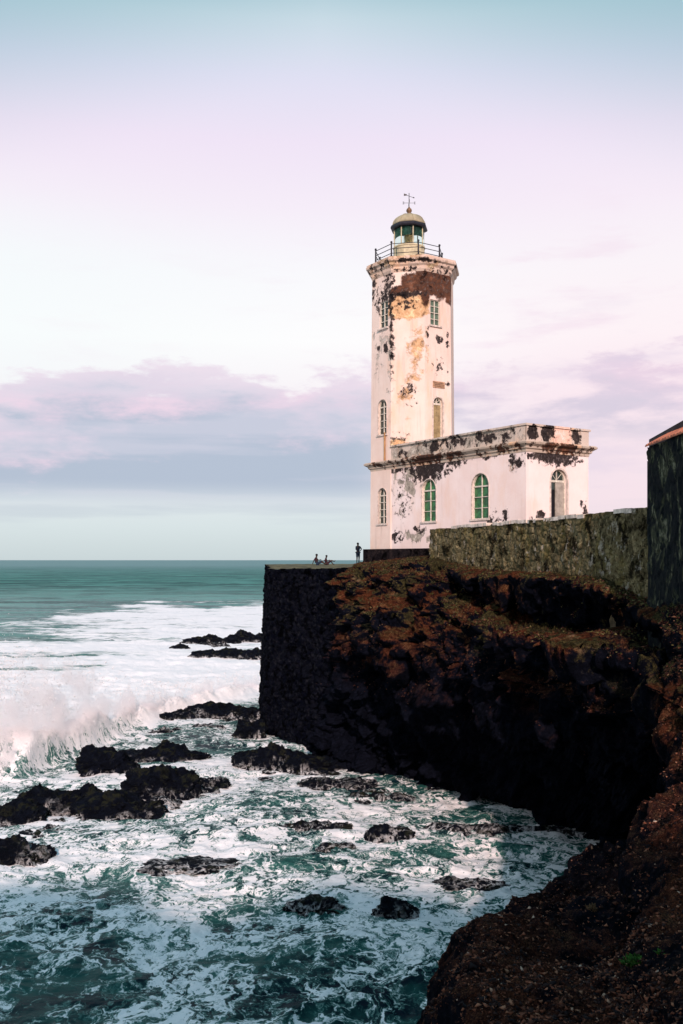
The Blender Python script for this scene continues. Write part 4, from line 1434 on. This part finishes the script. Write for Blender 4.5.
M_tile = simple('red_tiles', (0.46, 0.15, 0.085), 0.85, var=0.35, scale=3)
nn_ = 60
for i in range(nn_):
    y0 = -0.10 - i * 0.25
    rr = []
    for (xx, zz) in ((-0.05, 3.55), (0.22, 3.70), (0.68, 3.94)):
        rr.append([(xx, y0 - 0.125 + 0.13 * math.cos(math.pi * j / 5), zz + 0.075 * math.sin(math.pi * j / 5)) for j in range(6)])
    mb.rings(rr)
mb.build('tile_eave', M_tile, db)
mb = MB()
mb.rings([[(0.66, 1.7, 3.3), (0.66, -15, 3.3), (1.0, -15, 3.3), (1.0, 1.7, 3.3)],
          [(0.66, 1.7, 4.02), (0.66, -15, 4.95), (1.0, -15, 4.95), (1.0, 1.7, 4.02)]])
mb.box(0.6, -0.0, -3.5, 8, 1.7, 3.3)
mb.build('upper_parapet', simple('dark_parapet', (0.045, 0.032, 0.035), 0.9, var=0.5, scale=2.5), db)

# ------------------------------------------------------------------ people on the bastion
def skin_mesh(name, joints, edges, mat, parent=None, sub=2):
    me = bpy.data.meshes.new(name)
    me.from_pydata([j[:3] for j in joints], edges, [])
    o = link_mesh(name, me, None, parent)
    md = o.modifiers.new('s', 'SKIN')
    for v, j in zip(me.skin_vertices[0].data, joints):
        rr = j[3] if isinstance(j[3], tuple) else (j[3], j[3])
        v.radius = rr
    me.skin_vertices[0].data[0].use_root = True
    sb = o.modifiers.new('u', 'SUBSURF')
    sb.levels = sub
    sb.render_levels = sub
    bpy.context.view_layer.update()
    bake_mods(o)
    o.data.materials.append(mat)
    o.data.polygons.foreach_set('use_smooth', [True] * len(o.data.polygons))
    return o


M_skin = simple('dark_skin', (0.035, 0.018, 0.012), 0.6)
M_navy = simple('navy_cloth', (0.010, 0.022, 0.045), 0.9)
M_plum = simple('plum_cloth', (0.035, 0.012, 0.020), 0.9)
M_hair = simple('black_hair', (0.004, 0.004, 0.006), 0.8)


def person(loc, rz, J, label, shirt_ids, shorts_ids, c1, c2, group=None, scale=1.0):
    """J: dict of joint -> (x,y,z,r)"""
    root = empty('person', loc, rz)
    root.scale = (scale,) * 3
    tag(root, label, 'person', group)
    names = list(J.keys())
    idx = {n: i for i, n in enumerate(names)}
    E = [('pelvis', 'belly'), ('belly', 'chest'), ('chest', 'neck'), ('neck', 'head'), ('head', 'crown'),
         ('chest', 'sh_l'), ('sh_l', 'el_l'), ('el_l', 'wr_l'), ('wr_l', 'ha_l'), ('chest', 'sh_r'), ('sh_r', 'el_r'), ('el_r', 'wr_r'), ('wr_r', 'ha_r'),
         ('pelvis', 'hip_l'), ('hip_l', 'kn_l'), ('kn_l', 'an_l'), ('an_l', 'to_l'), ('pelvis', 'hip_r'), ('hip_r', 'kn_r'), ('kn_r', 'an_r'), ('an_r', 'to_r')]
    skin_mesh('body', [J[n] for n in names], [(idx[a], idx[b]) for a, b in E], M_skin, root)

    def sub(nm, chain, mat, grow):
        ns = sorted({x for e in chain for x in e}, key=lambda n: names.index(n))
        ii = {n: i for i, n in enumerate(ns)}
        js = []
        for n in ns:
            x, y, z, r = J[n]
            js.append((x, y, z, r * grow))
        skin_mesh(nm, js, [(ii[a], ii[b]) for a, b in chain], mat, root)
    sub('shirt', shirt_ids, c1, 1.16)
    sub('shorts', shorts_ids, c2, 1.16)
    hx, hy, hz, hr = J['crown']
    hb = bmesh.new()
    bmesh.ops.create_icosphere(hb, subdivisions=3, radius=hr * 1.18)
    me = bpy.data.meshes.new('hair')
    hb.to_mesh(me)
    hb.free()
    ho = link_mesh('hair', me, M_hair, root, True)
    ho.location = (hx, hy + 0.02, hz - 0.005)
    ho.scale = (1, 1.08, 0.9)
    return root


SH = [('belly', 'chest'), ('chest', 'sh_l'), ('sh_l', 'el_l'), ('chest', 'sh_r'), ('sh_r', 'el_r'), ('pelvis', 'belly')]
SO = [('pelvis', 'hip_l'), ('hip_l', 'kn_l'), ('pelvis', 'hip_r'), ('hip_r', 'kn_r')]
stand = dict(pelvis=(0, 0, .95, .13), belly=(0, .0, 1.10, .125), chest=(0, .0, 1.34, .15), neck=(-.01, -.02, 1.50, .055), head=(-.02, -.04, 1.60, .085), crown=(-.02, -.03, 1.69, .085),
             sh_l=(-.17, 0, 1.42, .065), el_l=(-.21, -.05, 1.15, .045), wr_l=(-.12, -.20, 1.28, .033), ha_l=(-.06, -.24, 1.34, .035),
             sh_r=(.17, 0, 1.42, .065), el_r=(.36, .06, 1.22, .045), wr_r=(.20, -.03, 1.06, .033), ha_r=(.14, -.05, 1.04, .035),
             hip_l=(-.09, 0, .88, .095), kn_l=(-.10, -.02, .48, .065), an_l=(-.10, .02, .08, .042), to_l=(-.12, -.14, .035, .035),
             hip_r=(.09, 0, .88, .095), kn_r=(.10, -.01, .48, .065), an_r=(.09, .03, .08, .042), to_r=(.11, -.13, .035, .035))
person((1.39, 80, -0.30), R(25), stand, 'standing person in dark blue clothes, one hand on hip, on the bastion', SH, SO, M_navy, M_navy, scale=1.0)
sit = dict(pelvis=(0, 0, .13, .13), belly=(-.04, 0, .28, .125), chest=(-.07, 0, .50, .14), neck=(-.04, 0, .65, .055), head=(-.01, 0, .74, .09), crown=(-.02, 0, .83, .09),
           sh_l=(-.07, .16, .57, .06), el_l=(.08, .22, .38, .045), wr_l=(.28, .18, .42, .033), ha_l=(.35, .14, .44, .035),
           sh_r=(-.07, -.16, .57, .06), el_r=(-.22, -.22, .34, .045), wr_r=(-.30, -.24, .12, .033), ha_r=(-.34, -.24, .05, .035),
           hip_l=(.06, .09, .12, .095), kn_l=(.42, .12, .34, .065), an_l=(.62, .12, .06, .042), to_l=(.76, .12, .05, .035),
           hip_r=(.06, -.09, .12, .095), kn_r=(.44, -.10, .22, .065), an_r=(.80, -.10, .07, .042), to_r=(.86, -.10, .17, .035))
person((-2.05, 79, -0.40), R(-8), sit, 'seated person leaning back on one arm, left of the sitting pair on the bastion', SH, SO, M_plum, M_navy, scale=1.0)
sit2 = dict(sit)
sit2.update(kn_r=(.40, -.10, .40, .065), an_r=(.72, -.12, .30, .042), to_r=(.80, -.12, .42, .035), ha_r=(-.30, -.10, .40, .035), wr_r=(-.26, -.14, .40, .033), head=(.02, 0, .72, .085), crown=(.0, 0, .81, .085))
person((-1.25, 79.2, -0.40), R(10), sit2, 'seated person with one foot raised, right of the sitting pair', SH, SO, M_plum, M_plum, scale=0.92)

# ------------------------------------------------------------------ rocks in the water
M_rock = rock_material('wet_rock', rust=0.0, moss=0.0, base=(0.0018, 0.0027, 0.0058), zlo=-6, zhi=-3)
M_rock.node_tree.nodes['Principled BSDF'].inputs['Specular IOR Level'].default_value = 0.06
ICO = bmesh.new()
bmesh.ops.create_icosphere(ICO, subdivisions=6, radius=1.0)
ICO_V = np.array([v.co[:] for v in ICO.verts])
ICO_F = np.array([[v.index for v in f.verts] for f in ICO.faces])
ICO.free()


def add_wash():
    """white water running over the low parts of the rocks"""
    t = NT(M_rock.node_tree)
    b = t.n['Principled BSDF']
    lk = b.inputs['Base Color'].links[0]
    src = lk.from_socket
    geo = t.add('ShaderNodeNewGeometry')
    pos = geo.outputs['Position']
    pz = t.sep(pos)[2]
    nz = t.sep(geo.outputs['Normal'])[2]
    n = t.noise(t.v('MULTIPLY', pos, (1, 1, 0.35)), 1.2, 6, 0.6, 0.6)
    st = t.ss(t.m('ABSOLUTE', t.m('SUBTRACT', n, 0.5)), 0.045, 0.0)
    low = t.ss(t.m('ADD', pz, t.m('MULTIPLY', t.m('SUBTRACT', t.noise(pos, 0.7, 5, 0.6), 0.5), 2.6)), SEA + 0.62, SEA - 0.1)
    f = t.m('MULTIPLY', low, t.m('ADD', t.m('MULTIPLY', st, 0.7), t.m('MULTIPLY', t.ss(t.noise(pos, 3.0, 6, .65), 0.54, 0.64), 0.6)), clamp=True)
    alg = t.m('MULTIPLY', t.ss(t.noise(t.v('ADD', pos, (4, 4, 4)), 1.5, 7, 0.65), 0.50, 0.62), t.ss(nz, 0.1, 0.8))
    c = t.mix(alg, src, (0.020, 0.022, 0.014))
    c = t.mix(f, c, (0.78, 0.80, 0.82))
    t.l.new(c, b.inputs['Base Color'])


add_wash()


def rock(name, px0, px1, ytop, ybase, label, depth=0.8, seed=0, group='black rocks in the surf', flat=1.0, skew=0.0, jag=1.0):
    """rock whose waterline is at pixel row ybase"""
    c = WP((px0 + px1) / 2, ybase)
    z = c[1]
    w_ = (px1 - px0) / FPX * z / 2
    h_ = (ybase - ytop) / FPX * z
    d_ = max(w_ * depth, 0.5)
    h_ = max(h_ * 0.68 - 0.18 * d_, h_ * 0.28)
    rot = (seed * 1.7) % 1.0 * 0.5 - 0.25
    v = ICO_V.copy()
    v = np.sign(v) * np.abs(v) ** np.array([0.8, 0.8, 0.62])
    v *= np.array([w_ * 1.02, d_, h_])
    q = v + seed * 13.7
    # stepped uneven skyline
    q2 = q * np.array([1, 1, 0.0])
    sky_ = 0.72 + 0.42 * fbm(q2 * 0.55, 3, 0.5) + 0.05 * ridged(q2 * 1.6, 3, 0.5)
    _, fe, cid = cells(q * np.array([0.8, 0.8, 1.3]) + 0.35 * fbm(q * 0.8, 3)[:, None])
    sky_ += 0.34 * (cid - 0.5) * sstep(fe, 0, 0.12)
    v[:, 2] *= np.clip(sky_, 0.22, 1.35)
    rad = 1 + 0.26 * fbm(q * 0.7 + 40, 3, 0.55) + 0.10 * ridged(q * 1.5 + 9, 4, 0.6)
    v[:, :2] *= rad[:, None]
    _, fe2, cid2 = cells(q * 2.1 + 0.2 * fbm(q * 2, 2)[:, None])
    v += ICO_V * (min(1, w_) * (0.17 * fbm(q * 1.9, 5, 0.62) + 0.07 * ridged(q * 3.5, 4, 0.6) + 0.24 * (cid2 - 0.5) * sstep(fe2, 0, 0.14)))[:, None]
    cr, sr = math.cos(rot), math.sin(rot)
    x = v[:, 0] * cr - v[:, 1] * sr * 0.4
    y = v[:, 0] * sr * 0.5 + v[:, 1] * cr
    v = np.stack([x, y, v[:, 2]], 1)
    zm = v[:, 2]
    v[:, 2] = np.where(zm < -0.8, -0.8 + (zm + 0.8) * 0.2, zm) * flat
    o = mesh_np(name, v, ICO_F, M_rock)
    o.location = (c[0], c[1] + d_ * 0.6, SEA + 0.05)
    tag(o, label, 'rock', group)
    return o


for (a, b_, yt, yb, lab, dp, sd_) in ROCKS:
    awash = sd_ in (23, 24, 20)
    rock('rock', a, b_, yt, yb, lab, dp, sd_, flat={24: 0.25, 23: 0.45, 20: 0.6, 25: 0.5, 26: 0.6}.get(sd_, 0.95))


# broken pieces lying awash round the big ledges
FV = []
rr_ = random.Random(21)
SPOTS = [(100, 822, 60, 8, 5, 'in front of the lumpy rock below the spray'), (175, 800, 45, 10, 5, 'round the broad rock under the spilling ledge'), (215, 730, 40, 12, 5, 'in the pool left of the bastion foot'),
         (150, 728, 40, 7, 3, 'between the wave and the spilling ledge'), (285, 775, 40, 9, 5, 'in front of the boulders under the bastion'), (340, 795, 40, 9, 4, 'off the cliff foot in the shade'),
         (40, 832, 40, 7, 3, 'beside the peaked rock at the left edge'), (205, 652, 45, 6, 3, 'by the flat rocks in the far surf'), (400, 800, 60, 10, 4, 'along the waterline of the cliff cave')]
for cx_, cy_, sx_, sy_, nn_, where in SPOTS:
    for k_ in range(nn_):
        xx_ = cx_ + rr_.uniform(-sx_, sx_)
        yy_ = cy_ + rr_.uniform(-sy_, sy_)
        wd_ = rr_.uniform(5, 15)
        hg_ = wd_ * rr_.uniform(0.3, 0.6)
        rock('small_rock', xx_ - wd_, xx_ + wd_, yy_ - hg_, yy_, 'small broken black rock ' + where, rr_.uniform(0.4, 0.8), 40 + len(FV), group='small broken rocks ' + where)
        FV.append(1)


# straight low ledge across the cove
def ledge():
    a = WP(420, 832)
    b_ = WP(604, 838)
    n, k_ = 260, 28
    V = []
    for i in range(n):
        f = i / (n - 1)
        c = a * (1 - f) + b_ * f
        for j in range(k_):
            an = 2 * math.pi * j / k_
            V.append((c[0], c[1] + 0.42 * math.cos(an) * min(1, 12 * min(f, 1 - f) + .1), SEA + 0.12 + 0.30 * math.sin(an) * min(1, 12 * min(f, 1 - f) + .1)))
    V = np.array(V)
    dsp = fbm(V * 1.3, 4, 0.6) * 0.12
    V[:, 2] += dsp
    V[:, 1] += fbm(V * 0.9 + 5, 3) * 0.25
    a_ = np.arange(n * k_).reshape(n, k_)
    nx = np.roll(a_, -1, 1)
    F = np.stack([a_[:-1], a_[1:], nx[1:], nx[:-1]], -1).reshape(-1, 4)
    o = mesh_np('rock_ledge', V, F, M_rock)
    tag(o, 'long straight black ledge lying across the cove under the cliff', 'rock ledge')


ledge()

# ------------------------------------------------------------------ spray of the breaking wave
SX = [-34, -29, -25, -22, -19.6, -17.8, -16.3, -14.5, -12, -9.5, -7.0, -5.5]
SP = [3.6, 4.6, 5.4, 6.4, 7.0, 6.0, 3.6, 2.6, 2.4, 1.8, 1.0, 0.1]


def spray():
    # mist: a real volume of airborne water around the crest, denser low down
    m, t, b = mat_new('sea_mist')
    t.n.remove(b)
    geo = t.add('ShaderNodeNewGeometry')
    pos = geo.outputs['Position']
    x, y, z = t.sep(pos)[:3]
    xn = t.m('DIVIDE', t.m('ADD', x, 34.0), 30.0, clamp=True)
    ys, _ = wave_line(np.array(SX))
    yc = t.m('MULTIPLY', t.ramp(xn, [((a + 34) / 30, (v / 110,) * 3) for a, v in zip(SX, ys)]), 110.0)
    pk = t.m('MULTIPLY', t.ramp(xn, [((a + 34) / 30, (v / 10,) * 3) for a, v in zip(SX, SP)]), 10.0)
    h = t.m('DIVIDE', t.m('SUBTRACT', z, SEA), t.m('MAXIMUM', pk, 0.05))
    wv = t.v('SCALE', t.v('SUBTRACT', t.noisev(pos, 0.35, 3), (.5, .5, .5)), scale=2.0)
    n = t.noise(t.v('ADD', pos, wv), 0.45, 7, 0.60)
    dy = t.m('DIVIDE', t.m('SUBTRACT', y, yc), t.m('ADD', 0.9, t.m('MULTIPLY', pk, 0.33)))
    r = t.m('SQRT', t.m('ADD', t.m('MULTIPLY', dy, dy), t.m('MULTIPLY', h, h)))
    d = t.m('ADD', t.m('SUBTRACT', 0.86, r), t.m('MULTIPLY', t.m('SUBTRACT', n, 0.5), 2.3))
    d = t.m('MULTIPLY', t.ss(d, 0.0, 0.55), 4.5)
    vol = t.add('ShaderNodeVolumePrincipled')
    vol.inputs['Color'].default_value = (0.998, 0.968, 0.975, 1)
    vol.inputs['Anisotropy'].default_value = 0.0
    t.put(vol.inputs['Density'], d)
    t.l.new(vol.outputs[0], t.n['Material Output'].inputs['Volume'])
    xs = np.linspace(-34, -5.6, 60)
    yy, _ = wave_line(xs)
    pp = np.interp(xs, SX, SP)
    rings = []
    for a, c, p in zip(xs, yy, pp):
        ry, rz = 1.3 * (0.9 + 0.33 * p), 1.35 * p + 0.2
        rings.append([(a, c + ry * math.cos(2 * math.pi * k / 20), SEA - 0.2 + max(-0.3, rz * math.sin(2 * math.pi * k / 20))) for k in range(20)])
    mb = MB()
    mb.rings(rings)
    o = mb.build('wave_mist', m)
    tag(o, 'pale mist thrown up where the wave bursts on the rocks', 'spray', kind='stuff')
    # drops
    n = 26000
    r = RNG
    nc = 1500
    cxx = np.concatenate([r.normal(-20.5, 3.0, int(nc * .6)), r.uniform(-30, -7, nc - int(nc * .6))])
    yc, hc = wave_line(cxx)
    peak = np.interp(cxx, SX, SP)
    hgt = r.beta(1.8, 1.3, len(cxx)) * peak * 1.05
    czz = SEA + 0.2 + hgt
    cyy = yc + r.normal(0, 1.3, len(cxx)) - 0.5
    cr_ = (0.30 + 0.85 * r.random(len(cxx))) * (0.8 + 0.12 * hgt)
    ci = r.integers(0, len(cxx), n)
    d = r.normal(size=(n, 3))
    d /= np.linalg.norm(d, axis=1)[:, None]
    rad = cr_[ci] * np.abs(r.normal(0, 0.75, n))
    c = np.stack([cxx[ci], cyy[ci], czz[ci]], 1) + d * rad[:, None]
    c = c[c[:, 2] > SEA]
    n = len(c)
    sz = 0.010 + 0.020 * r.random(n) ** 2.0
    tet = np.array([[1, 1, 1], [1, -1, -1], [-1, 1, -1], [-1, -1, 1]], float)
    rot, _ = np.linalg.qr(r.normal(size=(n, 3, 3)))
    V = c[:, None, :] + (tet[None] * (1 + 0.5 * r.normal(size=(n, 4, 1))) * sz[:, None, None]) @ rot
    F = (np.arange(n)[:, None, None] * 4 + np.array([[0, 1, 2], [0, 3, 1], [0, 2, 3], [1, 3, 2]])[None]).reshape(-1, 3)
    m2, t2, b2 = mat_new('spray_drops')
    b2.inputs['Base Color'].default_value = (0.96, 0.94, 0.95, 1)
    b2.inputs['Roughness'].default_value = 0.9
    o = mesh_np('wave_spray', V.reshape(-1, 3), F, m2, smooth=False)
    tag(o, 'fine white drops flung up by the breaking wave', 'wave spray', kind='stuff')


S.cycles.volume_bounces = 6
S.cycles.volume_step_rate = 2.0
spray()

# ------------------------------------------------------------------ scrub, stones and weeds on the slope
def mesh_tris(name, c, sz, mat, flatten=1.0, nrm_up=0.0, seed=1):
    r = np.random.default_rng(seed)
    n = len(c)
    tet = np.array([[1, 1, 1], [1, -1, -1], [-1, 1, -1], [-1, -1, 1]], float)
    rot, _ = np.linalg.qr(r.normal(size=(n, 3, 3)))
    V = (tet[None] * (1 + 0.4 * r.normal(size=(n, 4, 1))) * sz[:, None, None]) @ rot
    V[:, :, 2] *= flatten
    V = V + c[:, None, :]
    F = (np.arange(n)[:, None, None] * 4 + np.array([[0, 1, 2], [0, 3, 1], [0, 2, 3], [1, 3, 2]])[None]).reshape(-1, 3)
    return mesh_np(name, V.reshape(-1, 3), F, mat, smooth=False)


def colour_by_island(name, stops, rough=0.9, scale=0.7):
    m, t, b = mat_new(name)
    geo = t.add('ShaderNodeNewGeometry')
    rnd = geo.outputs['Random Per Island']
    t.put(b.inputs['Base Color'], t.ramp(rnd, stops))
    b.inputs['Roughness'].default_value = rough
    b.inputs['Specular IOR Level'].default_value = 0.15
    return m


def scatter():
    N = grid_normals(CQ)
    if N[:, 40:200, 2].mean() < 0:
        N = -N
    r = np.random.default_rng(5)
    nu, nv = CQ.shape[:2]
    # weight by cell area
    du = np.linalg.norm(np.diff(CQ, axis=0)[:, :-1], axis=2)
    dv = np.linalg.norm(np.diff(CQ, axis=1)[:-1], axis=2)
    area = du * dv
    mid = CQ[:-1, :-1]
    up = N[:-1, :-1, 2]
    dist = np.linalg.norm(mid, axis=2)
    inview = (mid[..., 1] > 7) & (mid[..., 1] < 66)

    def pick(wgt, n):
        w_ = (wgt * area * inview).ravel()
        w_ /= w_.sum()
        ii = r.choice(len(w_), n, p=w_)
        a, b_ = ii // (nv - 1), ii % (nv - 1)
        fu, fv = r.random((n, 1)), r.random((n, 1))
        return CQ[a, b_] * (1 - fu) * (1 - fv) + CQ[a + 1, b_] * fu * (1 - fv) + CQ[a, b_ + 1] * (1 - fu) * fv + CQ[a + 1, b_ + 1] * fu * fv
    pn_ = fbm(mid.reshape(-1, 3) * 0.45 + 6, 4, 0.6).reshape(mid.shape[:2])
    upw = sstep(up, 0.15, 0.7)
    # loose stones of the near slope
    wg = upw * sstep(-dist, -30, -22) * (0.4 + sstep(pn_, -.3, .4)) / np.clip(dist, 8, 40)
    c = pick(wg, 80000)
    sz = (0.006 + 0.026 * r.random(len(c)) ** 3.5)
    o = mesh_tris('loose_stones', c, sz, colour_by_island('loose_stone', [(0.0, (0.006, 0.005, 0.008)), (0.5, (0.035, 0.016, 0.013)), (0.86, (0.20, 0.068, 0.038)), (0.98, (0.32, 0.15, 0.09)), (1.0, (0.50, 0.40, 0.32))]), 0.7, seed=2)
    tag(o, 'loose dark and rusty stones strewn over the near slope', 'gravel', kind='stuff')
    # dry rust coloured growth on the ledges
    wg = upw * sstep(mid[..., 2], -8.5, -3.5) * sstep(pn_, 0.0, 0.5) * sstep(dist, 20, 30)
    c = pick(wg, 36000)
    c = c + r.normal(0, 0.03, c.shape)
    sz = 0.010 + 0.028 * r.random(len(c)) ** 2
    o = mesh_tris('dry_scrub', c, sz, colour_by_island('dry_scrub', [(0.0, (0.012, 0.006, 0.006)), (0.5, (0.05, 0.017, 0.012)), (0.9, (0.12, 0.046, 0.026)), (1.0, (0.20, 0.12, 0.07))]), 0.7, seed=3)
    tag(o, 'low rust red scrub covering the ledges', 'scrub', kind='stuff')
    # olive growth right below the wall
    wg = upw * sstep(mid[..., 2], -3.8, -1.8) * sstep(pn_, -0.1, 0.35) * sstep(dist, 26, 32)
    c = pick(wg, 30000)
    sz = 0.012 + 0.03 * r.random(len(c)) ** 2
    o = mesh_tris('olive_growth', c, sz, colour_by_island('olive_growth', [(0.0, (0.02, 0.022, 0.008)), (0.6, (0.07, 0.07, 0.02)), (1.0, (0.17, 0.14, 0.06))]), 0.7, seed=4)
    tag(o, 'olive moss and grass along the foot of the retaining wall', 'ground cover', kind='stuff')
    return N


CN = scatter()


def ground_at(px, py):
    """nearest point of the slope seen at a pixel"""
    q = CQ.reshape(-1, 3)
    ok = q[:, 1] > 3
    u = 341.5 + FPX * q[:, 0] / np.where(ok, q[:, 1], 1)
    v = HZ - FPX * q[:, 2] / np.where(ok, q[:, 1], 1)
    d = (u - px) ** 2 + (v - py) ** 2 + np.where(ok, 0, 1e9)
    ii = np.argsort(d)[:30]
    return q[ii[np.argmin(q[ii, 1])]]


def blade_plant(name, px, py, n, L, spread, mat, label, cat, group=None, seed=0, wide=0.012):
    g = ground_at(px, py)
    rr = random.Random(seed)
    mb = bmesh.new()
    for i in range(n):
        a = rr.uniform(0, 2 * math.pi)
        ro = spread * rr.random() ** 0.6
        bx, by = ro * math.cos(a) * 1.4, ro * math.sin(a)
        l = L * rr.uniform(0.5, 1.1)
        ln = rr.uniform(0.1, 0.9)
        da = a + rr.uniform(-1, 1)
        side = Vector((-math.sin(da), math.cos(da), 0)) * wide * rr.uniform(.6, 1.4)
        p0 = Vector((bx, by, -0.05))
        p1 = p0 + Vector((math.cos(da) * l * ln * .35, math.sin(da) * l * ln * .35, l * .6))
        p2 = p0 + Vector((math.cos(da) * l * ln, math.sin(da) * l * ln, l * (1 - .35 * ln)))
        v = [mb.verts.new(x) for x in (p0 - side * .6, p0 + side * .6, p1 + side, p1 - side)]
        mb.faces.new(v)
        v2 = mb.verts.new(p2)
        mb.faces.new((v[3], v[2], v2))
    me = bpy.data.meshes.new(name)
    mb.to_mesh(me)
    mb.free()
    o = link_mesh(name, me, mat)
    o.location = g
    tag(o, label, cat, group)


M_weed = colour_by_island('weed_leaf', [(0.0, (0.01, 0.03, 0.006)), (1.0, (0.05, 0.14, 0.02))])
M_dry = colour_by_island('dry_blade', [(0.0, (0.05, 0.03, 0.015)), (1.0, (0.20, 0.12, 0.06))])
blade_plant('weed', 640, 958, 190, 0.07, 0.17, M_weed, 'small bright green weed on the near brown slope', 'weed', seed=1, wide=0.02)
blade_plant('weed', 665, 948, 60, 0.06, 0.07, M_weed, 'smaller green weed sprig near the right frame edge', 'weed', seed=2, wide=0.018)
blade_plant('dry_tuft', 596, 905, 110, 0.09, 0.13, M_dry, 'faint straw coloured tuft on the near slope', 'dry grass', seed=3, wide=0.007)
